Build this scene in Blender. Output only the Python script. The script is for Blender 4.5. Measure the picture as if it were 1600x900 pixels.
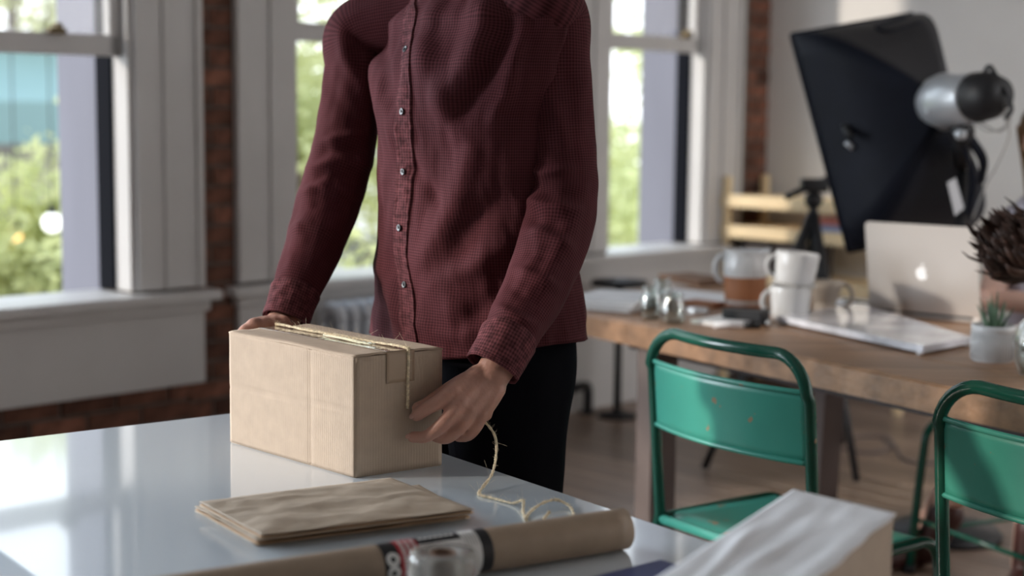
import bpy, bmesh, math, random
import numpy as np
from mathutils import Vector, Matrix, noise
random.seed(7)
PI = math.pi
for o in list(bpy.data.objects): bpy.data.objects.remove(o)
scn = bpy.context.scene
COL = scn.collection

# ------------------------------------------------------------------ camera
FPX = 2400.0; PITCH = math.atan(280/2400); ROLL = .0105; CAMH = 1.33
cF = Vector((0, math.cos(PITCH), -math.sin(PITCH)))
r0 = Vector((1, 0, 0)); u0 = Vector((0, math.sin(PITCH), math.cos(PITCH)))
cR = math.cos(ROLL)*r0 + math.sin(ROLL)*u0
cU = math.cos(ROLL)*u0 - math.sin(ROLL)*r0
cO = Vector((0, 0, CAMH))
cam = bpy.data.cameras.new('camera'); camo = bpy.data.objects.new('camera', cam); COL.objects.link(camo)
camo.matrix_world = Matrix(((cR.x, cU.x, -cF.x, 0), (cR.y, cU.y, -cF.y, 0), (cR.z, cU.z, -cF.z, CAMH), (0, 0, 0, 1)))
cam.sensor_width = 36; cam.lens = FPX/1600*36
cam.dof.use_dof = True; cam.dof.focus_distance = 2.52; cam.dof.aperture_fstop = 2.3
cam.clip_start = .05; cam.clip_end = 300
scn.camera = camo
# ------------------------------------------------------------------ exposure, sky, sun, daylight, added fill
scn.view_settings.view_transform = 'Standard'; scn.view_settings.look = 'None'
scn.view_settings.gamma = 1; scn.view_settings.use_curve_mapping = False
scn.view_settings.exposure = 0.18
SKY = 2.5; SUN = 2.3; DAY = 52.0; TOPL = 36.0
wd = bpy.data.worlds.new('World'); scn.world = wd; wd.use_nodes = True
nt = wd.node_tree; bg = nt.nodes['Background']
tc = nt.nodes.new('ShaderNodeTexCoord'); sx = nt.nodes.new('ShaderNodeSeparateXYZ'); rp = nt.nodes.new('ShaderNodeValToRGB')
nt.links.new(tc.outputs['Generated'], sx.inputs[0]); nt.links.new(sx.outputs['Z'], rp.inputs[0]); nt.links.new(rp.outputs[0], bg.inputs[0])
rp.color_ramp.elements[0].color = (.93, .97, 1, 1); rp.color_ramp.elements[1].color = (.62, .80, 1, 1)
bg.inputs[1].default_value = SKY
def at(px, py, d):            # the point of the photograph's ray that lies d metres deep in the room
    v = cF + (px-800)/FPX*cR - (py-450)/FPX*cU
    return cO + v*(d/v.y)
def onz(px, py, z):
    v = cF + (px-800)/FPX*cR - (py-450)/FPX*cU
    return cO + v*((z-CAMH)/v.z)
def proj(P):
    q = P - cO; w = q.dot(cF)
    return 800+FPX*q.dot(cR)/w, 450-FPX*q.dot(cU)/w
sun = bpy.data.lights.new('sun', 'SUN'); suno = bpy.data.objects.new('sun', sun); COL.objects.link(suno)
sun.energy = SUN; sun.angle = math.radians(3.0); sun.color = (1, .88, .75)
SUND = Vector((-1, -.12, .33)).normalized()
suno.rotation_euler = SUND.to_track_quat('Z', 'Y').to_euler()
# room axes: corner, along the window wall (towards the camera), along the end wall
K0 = Vector((1.2585, 7.6942, 0)); eu = Vector((-.71167, -.70252, 0)); ev = Vector((.70252, -.71167, 0))
def RM(u, v, z): return K0 + eu*u + ev*v + Vector((0, 0, z))
ANG_U = math.atan2(eu.y, eu.x)
ROOM_U = 11.0; ROOM_V = 8.5; ROOM_H = 3.3
DAYWIN = [(5.25, 6.35), (7.1, 8.7)]
for k, (a, b) in enumerate(DAYWIN):
    L = bpy.data.lights.new('window_daylight', 'AREA'); lo = bpy.data.objects.new('window_daylight', L); COL.objects.link(lo)
    L.shape = 'RECTANGLE'; L.size = b-a; L.size_y = 1.9; L.energy = DAY*(b-a)*1.9; L.color = (.82, .91, 1)
    lo.location = RM((a+b)/2, -.30, 1.65)
    lo.rotation_euler = (-ev).to_track_quat('Z', 'Y').to_euler()

L = bpy.data.lights.new('back_wall_fill', 'AREA'); lo = bpy.data.objects.new('back_wall_fill', L); COL.objects.link(lo)  # added fill lamp out of view, brightens the back wall
L.shape = 'RECTANGLE'; L.size = 2.8; L.size_y = 1.0; L.energy = TOPL*4.2; L.color = (.96, .97, 1)
lo.location = RM(2.2, 6.3, ROOM_H-.42); lo.rotation_euler = ((eu*.80+Vector((0, 0, 1))*.60).normalized()).to_track_quat('Z', 'Y').to_euler()

# ------------------------------------------------------------------ materials
def mat(name, col=(.5, .5, .5), rough=.5, metal=0, noise_s=None, noise_a=.15, bump=None, bump_s=60, trans=0, emis=None, emis_s=1, ior=1.45, spec=.5, sheen=0, alpha=1, coat=0, stretch=None, sss=0, rand=0):
    m = bpy.data.materials.new(name); m.use_nodes = True
    n = m.node_tree.nodes; l = m.node_tree.links; b = n['Principled BSDF']
    b.inputs['Base Color'].default_value = (*col, 1); b.inputs['Roughness'].default_value = rough
    b.inputs['Metallic'].default_value = metal; b.inputs['Transmission Weight'].default_value = trans
    b.inputs['IOR'].default_value = ior; b.inputs['Specular IOR Level'].default_value = spec
    b.inputs['Sheen Weight'].default_value = sheen; b.inputs['Alpha'].default_value = alpha; b.inputs['Coat Weight'].default_value = coat
    b.inputs['Coat Roughness'].default_value = .04
    if sss:
        b.inputs['Subsurface Weight'].default_value = sss; b.inputs['Subsurface Radius'].default_value = (.012, .005, .003); b.inputs['Subsurface Scale'].default_value = 1
    if emis: b.inputs['Emission Color'].default_value = (*emis, 1); b.inputs['Emission Strength'].default_value = emis_s
    tcn = n.new('ShaderNodeTexCoord'); mp = n.new('ShaderNodeMapping'); l.new(tcn.outputs['Object'], mp.inputs[0])
    if stretch: mp.inputs['Scale'].default_value = stretch
    colout = None
    if noise_s:
        t = n.new('ShaderNodeTexNoise'); t.inputs['Scale'].default_value = noise_s; t.inputs['Detail'].default_value = 5
        l.new(mp.outputs[0], t.inputs[0])
        r = n.new('ShaderNodeValToRGB'); l.new(t.outputs[0], r.inputs[0])
        r.color_ramp.elements[0].position = .3; r.color_ramp.elements[1].position = .7
        r.color_ramp.elements[0].color = (*[c*(1-noise_a) for c in col], 1); r.color_ramp.elements[1].color = (*[min(1, c*(1+noise_a)) for c in col], 1)
        colout = r.outputs[0]
    if rand:
        oi = n.new('ShaderNodeObjectInfo'); mr = n.new('ShaderNodeMapRange'); l.new(oi.outputs['Random'], mr.inputs[0])
        mr.inputs[3].default_value = 1-rand; mr.inputs[4].default_value = 1+rand
        mx = n.new('ShaderNodeVectorMath'); mx.operation = 'SCALE'
        if colout: l.new(colout, mx.inputs[0])
        else: mx.inputs[0].default_value = col
        l.new(mr.outputs[0], mx.inputs['Scale']); colout = mx.outputs[0]
    if colout: l.new(colout, b.inputs['Base Color'])
    if bump:
        t2 = n.new('ShaderNodeTexNoise'); t2.inputs['Scale'].default_value = bump_s; t2.inputs['Detail'].default_value = 4; l.new(mp.outputs[0], t2.inputs[0])
        bp = n.new('ShaderNodeBump'); bp.inputs['Strength'].default_value = bump; bp.inputs['Distance'].default_value = .004
        l.new(t2.outputs[0], bp.inputs['Height']); l.new(bp.outputs[0], b.inputs['Normal'])
    return m
def N(m): return m.node_tree.nodes, m.node_tree.links, m.node_tree.nodes['Principled BSDF']
M = {}
M['white_paint'] = mat('white_paint', (.60, .585, .575), .42, noise_s=3, noise_a=.04, bump=.05, bump_s=25)
M['wall_white'] = mat('wall_white', (.86, .85, .83), .8, noise_s=2, noise_a=.04, bump=.1, bump_s=80)
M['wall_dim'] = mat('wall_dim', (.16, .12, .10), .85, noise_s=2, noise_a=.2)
M['ceiling'] = mat('ceiling', (.42, .40, .38), .85, noise_s=2, noise_a=.05)
M['mortar'] = mat('mortar', (.13, .105, .09), .95, noise_s=20, noise_a=.3, bump=.5, bump_s=60)
M['brick'] = mat('brick', (.145, .062, .04), .9, noise_s=14, noise_a=.45, bump=.6, bump_s=70, rand=.5)
M['ext_paint'] = mat('ext_paint', (.20, .205, .255), .7, noise_s=5, noise_a=.08, stretch=(1, 1, .2))
M['black_trim'] = mat('black_trim', (.008, .009, .013), .9, spec=.1)
M['pane'] = mat('pane', (1, 1, 1), .0, trans=1, ior=1.02, spec=.2)
n, l, b = N(M['pane']); tr = n.new('ShaderNodeBsdfTransparent'); gl = n.new('ShaderNodeBsdfGlossy'); gl.inputs['Roughness'].default_value = .01; ms = n.new('ShaderNodeMixShader'); ms.inputs[0].default_value = .06
l.new(tr.outputs[0], ms.inputs[1]); l.new(gl.outputs[0], ms.inputs[2]); l.new(ms.outputs[0], n['Material Output'].inputs[0])
M['brass_dark'] = mat('brass_dark', (.10, .075, .04), .4, metal=.8)
M['floor_wood'] = mat('floor_wood', (.21, .145, .108), .33, noise_s=6, noise_a=.35, bump=.12, bump_s=30, stretch=(.25, 6, 6), rand=.28)
M['gloss_white'] = mat('gloss_white', (.64, .71, .77), .12, spec=.6, coat=.75)
M['steel_brown'] = mat('steel_brown', (.16, .125, .115), .5, noise_s=5, noise_a=.15)
M['cardboard'] = mat('cardboard', (.47, .365, .275), .85, noise_s=40, noise_a=.05, bump=.05, bump_s=200)
n, l, b = N(M['cardboard'])
uvn = n.new('ShaderNodeUVMap'); wv = n.new('ShaderNodeTexWave'); wv.wave_type = 'BANDS'; wv.bands_direction = 'X'; wv.inputs['Scale'].default_value = 62; wv.inputs['Distortion'].default_value = 1.2; wv.inputs['Detail'].default_value = 1
l.new(uvn.outputs[0], wv.inputs[0]); bp = n.new('ShaderNodeBump'); bp.inputs['Strength'].default_value = .22; bp.inputs['Distance'].default_value = .001
l.new(wv.outputs[1], bp.inputs['Height']); l.new(bp.outputs[0], b.inputs['Normal'])
M['kraft'] = mat('kraft', (.45, .355, .265), .7, noise_s=25, noise_a=.10, bump=.25, bump_s=45)
M['kraft_in'] = mat('kraft_in', (.50, .33, .20), .8)
M['kraft_roll'] = mat('kraft_roll', (.33, .245, .175), .5, noise_s=30, noise_a=.08, bump=.08, bump_s=60)
M['packing_tape'] = mat('packing_tape', (.30, .235, .18), .12, spec=.7, coat=.5)
M['tape_on_card'] = mat('tape_on_card', (.40, .29, .20), .3)
M['twine_sunlit'] = mat('twine_sunlit', (.90, .82, .60), .8, noise_s=200, noise_a=.2)  # paler twine, a sun spot put into its colour
M['twine'] = mat('twine', (.74, .62, .43), .9, noise_s=200, noise_a=.3)
M['paper_white'] = mat('paper_white', (.86, .86, .88), .7, noise_s=12, noise_a=.05, bump=.2, bump_s=14)
M['paper'] = mat('paper', (.70, .69, .67), .8)
M['blue_card'] = mat('blue_card', (.07, .09, .22), .5)
M['black'] = mat('black', (.012, .012, .014), .5)
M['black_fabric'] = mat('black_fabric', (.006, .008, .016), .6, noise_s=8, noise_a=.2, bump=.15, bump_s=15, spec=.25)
M['black_fabric_lit'] = mat('black_fabric_lit', (.022, .022, .026), .6, bump=.2, bump_s=15)  # lighter copy of the softbox fabric, light on its top put into colour
M['denim'] = mat('denim', (.004, .004, .006), 1, spec=.08, bump=.3, bump_s=500)
M['red_print'] = mat('red_print', (.42, .03, .04), .5)
M['white_print'] = mat('white_print', (.75, .74, .72), .5)
M['grey_print'] = mat('grey_print', (.45, .44, .42), .5)
M['tape_clear'] = mat('tape_clear', (.72, .69, .64), .10, trans=.75, ior=1.4, noise_s=60, noise_a=.1, stretch=(1, 1, 8))
M['core_card'] = mat('core_card', (.20, .12, .08), .8)
M['skin'] = mat('skin', (.46, .245, .185), .5, noise_s=22, noise_a=.14, bump=.25, bump_s=160, sss=.25)
M['skin_pale'] = mat('skin_pale', (.66, .42, .33), .5, noise_s=12, noise_a=.08, sss=.15)
M['nail'] = mat('nail', (.50, .29, .235), .25)
M['hair'] = mat('hair', (.10, .05, .025), .5, noise_s=60, noise_a=.4, stretch=(4, 4, .4))
M['hair_auburn'] = mat('hair_auburn', (.22, .12, .055), .5, noise_s=60, noise_a=.4, stretch=(4, 4, .4))
M['eye'] = mat('eye', (.75, .73, .7), .2); M['iris'] = mat('iris', (.05, .03, .02), .2); M['lip'] = mat('lip', (.42, .18, .15), .5)
M['blouse'] = mat('blouse', (.72, .68, .76), .85, noise_s=35, noise_a=.25, bump=.3, bump_s=20)
M['boot'] = mat('boot', (.055, .018, .015), .45, noise_s=12, noise_a=.3)
M['leather'] = mat('leather', (.03, .02, .015), .4)
M['button'] = mat('button', (.05, .05, .055), .35, spec=.7)
M['thread'] = mat('thread', (.02, .02, .02), .8)
M['silver'] = mat('silver', (.62, .65, .68), .35, metal=.5)
M['laptop'] = mat('laptop', (.78, .74, .70), .36, metal=.45)
M['logo'] = mat('logo', (.95, .95, .95), .3, emis=(1, 1, 1), emis_s=.35)
M['screen'] = mat('screen', (.02, .02, .03), .15)
M['marble'] = mat('marble', (.62, .62, .66), .22, noise_s=9, noise_a=.4, coat=.6)
M['ceramic'] = mat('ceramic', (.66, .66, .66), .18, coat=.5)
M['terracotta'] = mat('terracotta', (.36, .145, .065), .6, noise_s=12, noise_a=.12)
M['stoneware'] = mat('stoneware', (.40, .34, .28), .5)
M['glass'] = mat('glass', (.97, .99, .98), .02, trans=1, ior=1.22)
M['succulent'] = mat('succulent', (.10, .17, .10), .5, noise_s=90, noise_a=.5)
M['protea'] = mat('protea', (.055, .025, .016), .6, noise_s=25, noise_a=.5, rand=.4)
M['stem'] = mat('stem', (.12, .10, .04), .6)
M['gold_wood'] = mat('gold_wood', (.86, .68, .42), .5, noise_s=5, noise_a=.1)
M['rad'] = mat('rad', (.60, .62, .66), .4)
M['book_red'] = mat('book_red', (.6, .22, .20), .6); M['book_blue'] = mat('book_blue', (.25, .35, .62), .6); M['book_dark'] = mat('book_dark', (.05, .04, .04), .6)
M['leaf'] = mat('leaf', (.50, .52, .27), .6, noise_s=.9, noise_a=.55)
n, l, b = N(M['leaf']); tr = n.new('ShaderNodeBsdfTranslucent'); tr.inputs[0].default_value = (.72, .74, .42, 1); ms = n.new('ShaderNodeMixShader'); ms.inputs[0].default_value = .45
l.new(b.outputs[0], ms.inputs[1]); l.new(tr.outputs[0], ms.inputs[2]); l.new(ms.outputs[0], n['Material Output'].inputs[0])
M['bark'] = mat('bark', (.12, .09, .07), .9)
M['awning'] = mat('awning', (.20, .30, .30), .7)
M['facade'] = mat('facade', (.42, .38, .36), .8, noise_s=2, noise_a=.2); M['facade_pale'] = mat('facade_pale', (.62, .60, .58), .8); M['facade_dark'] = mat('facade_dark', (.05, .05, .06), .4)
M['street'] = mat('street', (.20, .20, .20), .9, noise_s=1, noise_a=.2)
M['globe'] = mat('globe', (.95, .95, .95), .3, emis=(1, 1, 1), emis_s=1.5); M['amber'] = mat('amber', (.95, .6, .25), .3, emis=(1, .62, .25), emis_s=1.6)
n, l, b = N(M['glass']); tr = n.new('ShaderNodeBsdfTransparent'); tr.inputs[0].default_value = (.93, .96, .95, 1); gl = n.new('ShaderNodeBsdfGlossy'); gl.inputs['Roughness'].default_value = .04; ms = n.new('ShaderNodeMixShader'); lw = n.new('ShaderNodeLayerWeight'); lw.inputs[0].default_value = .35
l.new(lw.outputs['Facing'], ms.inputs[0]); l.new(tr.outputs[0], ms.inputs[1]); l.new(gl.outputs[0], ms.inputs[2]); l.new(ms.outputs[0], n['Material Output'].inputs[0])
# worn green enamel of the chairs
def enamel(name, base, wear):
    m = mat(name, base, .32, spec=.6); n, l, b = N(m)
    tcn = n.new('ShaderNodeTexCoord'); a = n.new('ShaderNodeTexNoise'); a.inputs['Scale'].default_value = 26; a.inputs['Detail'].default_value = 6; l.new(tcn.outputs['Object'], a.inputs[0])
    r = n.new('ShaderNodeValToRGB'); r.color_ramp.elements[0].position = wear; r.color_ramp.elements[1].position = wear+.03; l.new(a.outputs[0], r.inputs[0])
    c = n.new('ShaderNodeTexNoise'); c.inputs['Scale'].default_value = 5; c.inputs['Detail'].default_value = 5; l.new(tcn.outputs['Object'], c.inputs[0])
    rr = n.new('ShaderNodeValToRGB'); l.new(c.outputs[0], rr.inputs[0]); rr.color_ramp.elements[0].color = (*[x*.72 for x in base], 1); rr.color_ramp.elements[1].color = (*[min(1, x*1.25) for x in base], 1)
    mx = n.new('ShaderNodeMix'); mx.data_type = 'RGBA'; l.new(r.outputs[0], mx.inputs['Factor']); mx.inputs['B'].default_value = (.34, .25, .15, 1); l.new(rr.outputs[0], mx.inputs['A']); l.new(mx.outputs['Result'], b.inputs['Base Color'])
    return m
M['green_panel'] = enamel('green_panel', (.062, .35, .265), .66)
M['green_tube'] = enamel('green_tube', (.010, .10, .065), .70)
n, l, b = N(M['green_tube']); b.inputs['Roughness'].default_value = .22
# reclaimed wood slab
m = M['slab'] = mat('slab', (.30, .17, .095), .45, noise_s=4, noise_a=.35, bump=.35, bump_s=14, stretch=(.5, 5, 5)); n, l, b = N(m)
# dobby weave for the shirt, on real metre UVs
def shirt_mat(name, col, rough_band=False):
    m = mat(name, col, .85, spec=.12); n, l, b = N(m)
    b.inputs['Sheen Tint'].default_value = (.9, .6, .6, 1)
    uv = n.new('ShaderNodeUVMap'); s = n.new('ShaderNodeSeparateXYZ'); l.new(uv.outputs[0], s.inputs[0])
    def mth(op, a, c=None):
        q = n.new('ShaderNodeMath'); q.operation = op
        for i, x in enumerate((a, c)):
            if x is None: continue
            if isinstance(x, (int, float)): q.inputs[i].default_value = x
            else: l.new(x, q.inputs[i])
        return q.outputs[0]
    ku, kv = 2*PI/.0105, 2*PI/.0098
    A = mth('MULTIPLY', s.outputs[0], ku/1.0); B = mth('MULTIPLY', s.outputs[1], kv/1.0)
    w = mth('MULTIPLY', mth('SINE', mth('ADD', A, B)), mth('SINE', mth('SUBTRACT', A, B)))
    mr = n.new('ShaderNodeMapRange'); l.new(w, mr.inputs[0]); mr.inputs[1].default_value = -1; mr.inputs[2].default_value = 1
    r = n.new('ShaderNodeValToRGB'); l.new(mr.outputs[0], r.inputs[0])
    r.color_ramp.elements[0].position = .1; r.color_ramp.elements[1].position = .85
    r.color_ramp.elements[0].color = (*[x*.50 for x in col], 1); r.color_ramp.elements[1].color = (*[x*1.35 for x in col], 1)
    t = n.new('ShaderNodeTexNoise'); t.inputs['Scale'].default_value = 90 if rough_band else 9; t.inputs['Detail'].default_value = 5; l.new(uv.outputs[0], t.inputs[0])
    mm = n.new('ShaderNodeMapRange'); l.new(t.outputs[0], mm.inputs[0]); mm.inputs[1].default_value = .3; mm.inputs[2].default_value = .7; mm.inputs[3].default_value = .55 if rough_band else .85; mm.inputs[4].default_value = 1.5 if rough_band else 1.15
    vs = n.new('ShaderNodeVectorMath'); vs.operation = 'SCALE'; l.new(r.outputs[0], vs.inputs[0]); l.new(mm.outputs[0], vs.inputs['Scale']); l.new(vs.outputs[0], b.inputs['Base Color'])
    bp = n.new('ShaderNodeBump'); bp.inputs['Strength'].default_value = .5; bp.inputs['Distance'].default_value = .0007
    h = mth('ADD', mr.outputs[0], mth('MULTIPLY', t.outputs[0], 3.0 if rough_band else .3)); l.new(h, bp.inputs['Height']); l.new(bp.outputs[0], b.inputs['Normal'])
    return m
M['shirt'] = shirt_mat('shirt', (.082, .0225, .0265)); M['shirt_band'] = shirt_mat('shirt_band', (.105, .034, .038), True)

# ------------------------------------------------------------------ object helpers
def tag(o, label=None, cat=None, group=None, kind=None):
    if label: o['label'] = label
    if cat: o['category'] = cat
    if group: o['group'] = group
    if kind: o['kind'] = kind
    return o
def thing(name, loc=(0, 0, 0), rz=0, label=None, cat=None, group=None):
    o = bpy.data.objects.new(name, None); COL.objects.link(o); o.location = loc; o.rotation_euler = (0, 0, rz); o.empty_display_size = .05
    return tag(o, label, cat, group)
def obj(name, bm, m, parent=None, smooth=False, kind=None, world=False):
    me = bpy.data.meshes.new(name)
    if isinstance(bm, bmesh.types.BMesh):
        bmesh.ops.recalc_face_normals(bm, faces=bm.faces)
        bm.to_mesh(me); bm.free()
    else: me = bm
    for mm in (m if isinstance(m, (list, tuple)) else [m]): me.materials.append(M[mm])
    if smooth:
        me.shade_smooth()
    o = bpy.data.objects.new(name, me); COL.objects.link(o)
    if parent is not None:
        o.parent = parent
        if world:                                   # mesh coordinates are world ones
            o.matrix_parent_inverse = Matrix.Identity(4)
            root = parent; chain = Matrix.Identity(4)
            while root is not None:
                chain = (Matrix.LocRotScale(root.location, root.rotation_euler, None)) @ chain; root = root.parent
            me.transform(chain.inverted())
    if kind: o['kind'] = kind
    return o
def B(): return bmesh.new()
def box(bm, lo, hi, bev=0, mi=0):
    r = bmesh.ops.create_cube(bm, size=1); vs = r['verts']
    lo = Vector(lo); hi = Vector(hi)
    bmesh.ops.scale(bm, vec=hi-lo, verts=vs); bmesh.ops.translate(bm, vec=(lo+hi)/2, verts=vs)
    fs = {f for v in vs for f in v.link_faces}
    for f in fs: f.material_index = mi
    if bev:
        es = list({e for v in vs for e in v.link_edges}); bmesh.ops.bevel(bm, geom=es, offset=bev, segments=2, affect='EDGES', profile=.6)
    return bm
def rbox(bm, u, v, z, bev=0):        # a box in room axes
    n0 = len(bm.verts); b2 = B(); box(b2, (u[0], v[0], z[0]), (u[1], v[1], z[1]), bev)
    for q in b2.verts: q.co = RM(q.co.x, q.co.y, q.co.z)
    bmesh.ops.reverse_faces(b2, faces=b2.faces)
    me = bpy.data.meshes.new('t'); b2.to_mesh(me); b2.free(); bm.from_mesh(me); bpy.data.meshes.remove(me)
    bmesh.ops.recalc_face_normals(bm, faces=bm.faces)
    return bm
def cat(pts, k=8):                   # catmull-rom through vectors (any dimension)
    P = [np.array(p, float) for p in pts]; P = [2*P[0]-P[1]]+P+[2*P[-1]-P[-2]]; out = []
    for i in range(1, len(P)-2):
        for j in range(k):
            t = j/k
            out.append(.5*((2*P[i])+(-P[i-1]+P[i+1])*t+(2*P[i-1]-5*P[i]+4*P[i+1]-P[i+2])*t*t+(-P[i-1]+3*P[i]-3*P[i+1]+P[i+2])*t**3))
    out.append(P[-2]); return out
def frames(path):
    T = []
    for i in range(len(path)):
        a = path[max(0, i-1)]; c = path[min(len(path)-1, i+1)]; T.append((c-a).normalized())
    up = Vector((0, 0, 1)) if abs(T[0].z) < .9 else Vector((0, 1, 0))
    nn = (up - T[0]*up.dot(T[0])).normalized(); out = []
    for t in T:
        nn = (nn - t*nn.dot(t)).normalized(); out.append((t, nn, t.cross(nn)))
    return out
def tube(bm, path, r, seg=12, cap=True, flat=1.0, round_end=False):
    path = [Vector(p[:3]) for p in path]
    rs = r if isinstance(r, (list, tuple)) else [r]*len(path)
    rs = list(rs)
    if round_end:
        t0 = (path[0]-path[1]).normalized(); t1 = (path[-1]-path[-2]).normalized(); a = []; ra = []; c = []; rc = []
        for q in (80, 55, 28):
            q = math.radians(q); a.append(path[0]+t0*rs[0]*math.sin(q)); ra.append(rs[0]*math.cos(q))
        for q in (28, 55, 80):
            q = math.radians(q); c.append(path[-1]+t1*rs[-1]*math.sin(q)); rc.append(rs[-1]*math.cos(q))
        path = a+path+c; rs = ra+rs+rc
    fr = frames(path); rings = []
    for p, rr, (t, n1, n2) in zip(path, rs, fr):
        rings.append([bm.verts.new(p+(n1*math.cos(2*PI*k/seg)+n2*math.sin(2*PI*k/seg)*flat)*rr) for k in range(seg)])
    for a, c in zip(rings, rings[1:]):
        for k in range(seg): bm.faces.new((a[k], a[(k+1) % seg], c[(k+1) % seg], c[k]))
    if cap: bm.faces.new(rings[0][::-1]); bm.faces.new(rings[-1])
    return bm
def lathe(bm, prof, seg=32, c=(0, 0, 0), mi=None):
    c = Vector(c); rings = []
    for (r, z) in prof:
        rings.append([bm.verts.new(c+Vector((max(r, 1e-4)*math.cos(2*PI*k/seg), max(r, 1e-4)*math.sin(2*PI*k/seg), z))) for k in range(seg)])
    for i, (a, d) in enumerate(zip(rings, rings[1:])):
        for k in range(seg):
            f = bm.faces.new((a[k], a[(k+1) % seg], d[(k+1) % seg], d[k]))
            if mi: f.material_index = mi[i]
    return bm
def prism(bm, pts, z0, z1):          # vertical prism over a list of xy points
    a = [bm.verts.new((p[0], p[1], z0)) for p in pts]; c = [bm.verts.new((p[0], p[1], z1)) for p in pts]; k = len(pts)
    for i in range(k): bm.faces.new((a[i], a[(i+1) % k], c[(i+1) % k], c[i]))
    bm.faces.new(a[::-1]); bm.faces.new(c); bmesh.ops.recalc_face_normals(bm, faces=bm.faces)
    return bm
def bev(bm, off, seg=2):
    bmesh.ops.bevel(bm, geom=list(bm.edges), offset=off, segments=seg, affect='EDGES', profile=.6); return bm
def disc(bm, c, nrm, r, h, seg=20):
    c = Vector(c); nrm = Vector(nrm).normalized(); return tube(bm, [c-nrm*h/2, c+nrm*h/2], r, seg)
def sphere(bm, c, r, sub=3, sc=(1, 1, 1)):
    q = bmesh.ops.create_icosphere(bm, subdivisions=sub, radius=r); bmesh.ops.scale(bm, vec=sc, verts=q['verts']); bmesh.ops.translate(bm, vec=Vector(c), verts=q['verts']); return bm
def copy_tree(o, parent=None):
    c = o.copy(); COL.objects.link(c); c.parent = parent
    for ch in [x for x in bpy.data.objects if x.parent == o]: copy_tree(ch, c)
    return c

# ------------------------------------------------------------------ room shell
def struct(o): o['kind'] = 'structure'; return o
WT = .17      # wall thickness
fl = B(); rbox(fl, (-.4, ROOM_U+.2), (-.2, ROOM_V+.2), (-.20, -.02)); flo = struct(obj('floor', fl, 'mortar'))
nb = 96; bw = ROOM_U/nb
fb = B(); box(fb, (0, 0, -.02), (ROOM_V, bw-.003, 0), .0015); fbm = None
for k in range(nb):
    if fbm is None:
        o = obj('floor_board', fb, 'floor_wood', flo); fbm = o.data
    else:
        o = bpy.data.objects.new('floor_board', fbm); COL.objects.link(o); o.parent = flo
    p = RM(k*bw+bw, 0, 0); o.location = p; o.rotation_euler = (0, 0, math.atan2(ev.y, ev.x)); o['kind'] = 'structure'
struct(obj('ceiling', rbox(B(), (-.2, ROOM_U+.2), (-.2, ROOM_V+.2), (ROOM_H, ROOM_H+.15)), 'ceiling'))
q = B(); rbox(q, (2.25, 2.75), (4.7, 4.85), (ROOM_H-.95, ROOM_H)); rbox(q, (2.25, 2.75), (7.75, 7.9), (ROOM_H-.95, ROOM_H)); rbox(q, (2.55, 2.75), (4.85, 7.75), (ROOM_H-.95, ROOM_H)); struct(obj('fill_lamp_bay', q, 'white_paint'))  # added bay round the fill lamp under the ceiling, out of view
struct(obj('wall_back', rbox(B(), (-.2, 0), (-.17, ROOM_V+.2), (-.02, ROOM_H)), 'wall_white'))
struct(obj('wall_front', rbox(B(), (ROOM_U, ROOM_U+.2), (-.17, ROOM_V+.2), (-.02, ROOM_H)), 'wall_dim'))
struct(obj('wall_right', rbox(B(), (-.2, 4.6), (ROOM_V, ROOM_V+.2), (-.02, ROOM_H)), 'wall_white'))
struct(obj('wall_right', rbox(B(), (4.6, ROOM_U+.2), (ROOM_V, ROOM_V+.2), (-.02, ROOM_H)), 'wall_dim'))  # unseen part of the wall, made dark to hold down the fill light
struct(obj('baseboard_back', rbox(B(), (0, .018), (0, ROOM_V), (0, .14), .004), 'white_paint'))
ZS, ZT = .70, 2.75
WINS = [(.50, 1.18), (2.0, 2.90), (3.575, 4.50)] + DAYWIN
wl = B(); rbox(wl, (0, ROOM_U), (-WT, 0), (-.02, ZS-.03)); rbox(wl, (0, ROOM_U), (-WT, 0), (ZT, ROOM_H))
edges = [0]+[x for w in WINS for x in w]+[ROOM_U]
for a, c in zip(edges[::2], edges[1::2]): rbox(wl, (a, c), (-WT, 0), (ZS-.03, ZT))
wall = struct(obj('wall_left', wl, 'mortar'))
# bricks that show: strip beside the end wall, strip between the windows, below window one
bmb = B(); box(bmb, (0, -.004, 0), (.195, .014, .058), .003); bme = None
def brick(u, z, ln, jit):
    global bme
    if bme is None:
        o = obj('brick', bmb, 'brick', wall); bme = o.data
    else: o = bpy.data.objects.new('brick', bme); COL.objects.link(o); o.parent = wall
    o.location = RM(u+ln, jit, z); o.rotation_euler = (0, 0, math.atan2(-eu.y, -eu.x)); o.scale = (ln/.195, -1 if False else 1, 1); o['kind'] = 'structure'
def bricks(ua, ub, za, zb, L=.205):
    z = za; row = 0
    while z < zb:
        u = ua-(L/2 if row % 2 else 0)-random.random()*.01
        while u < ub:
            a = max(u, ua); c = min(u+L-.011, ub)
            if c-a > .03: brick(a, z, c-a, random.uniform(.0, .006))
            u += L
        z += .069; row += 1
bricks(.0, .165, .02, 2.0); bricks(3.17, 3.36, .02, 2.0); bricks(3.36, 5.0, .10, .37); bricks(2.95, 3.17, .02, .5); bricks(1.44, 1.735, .74, 2.4)
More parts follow.
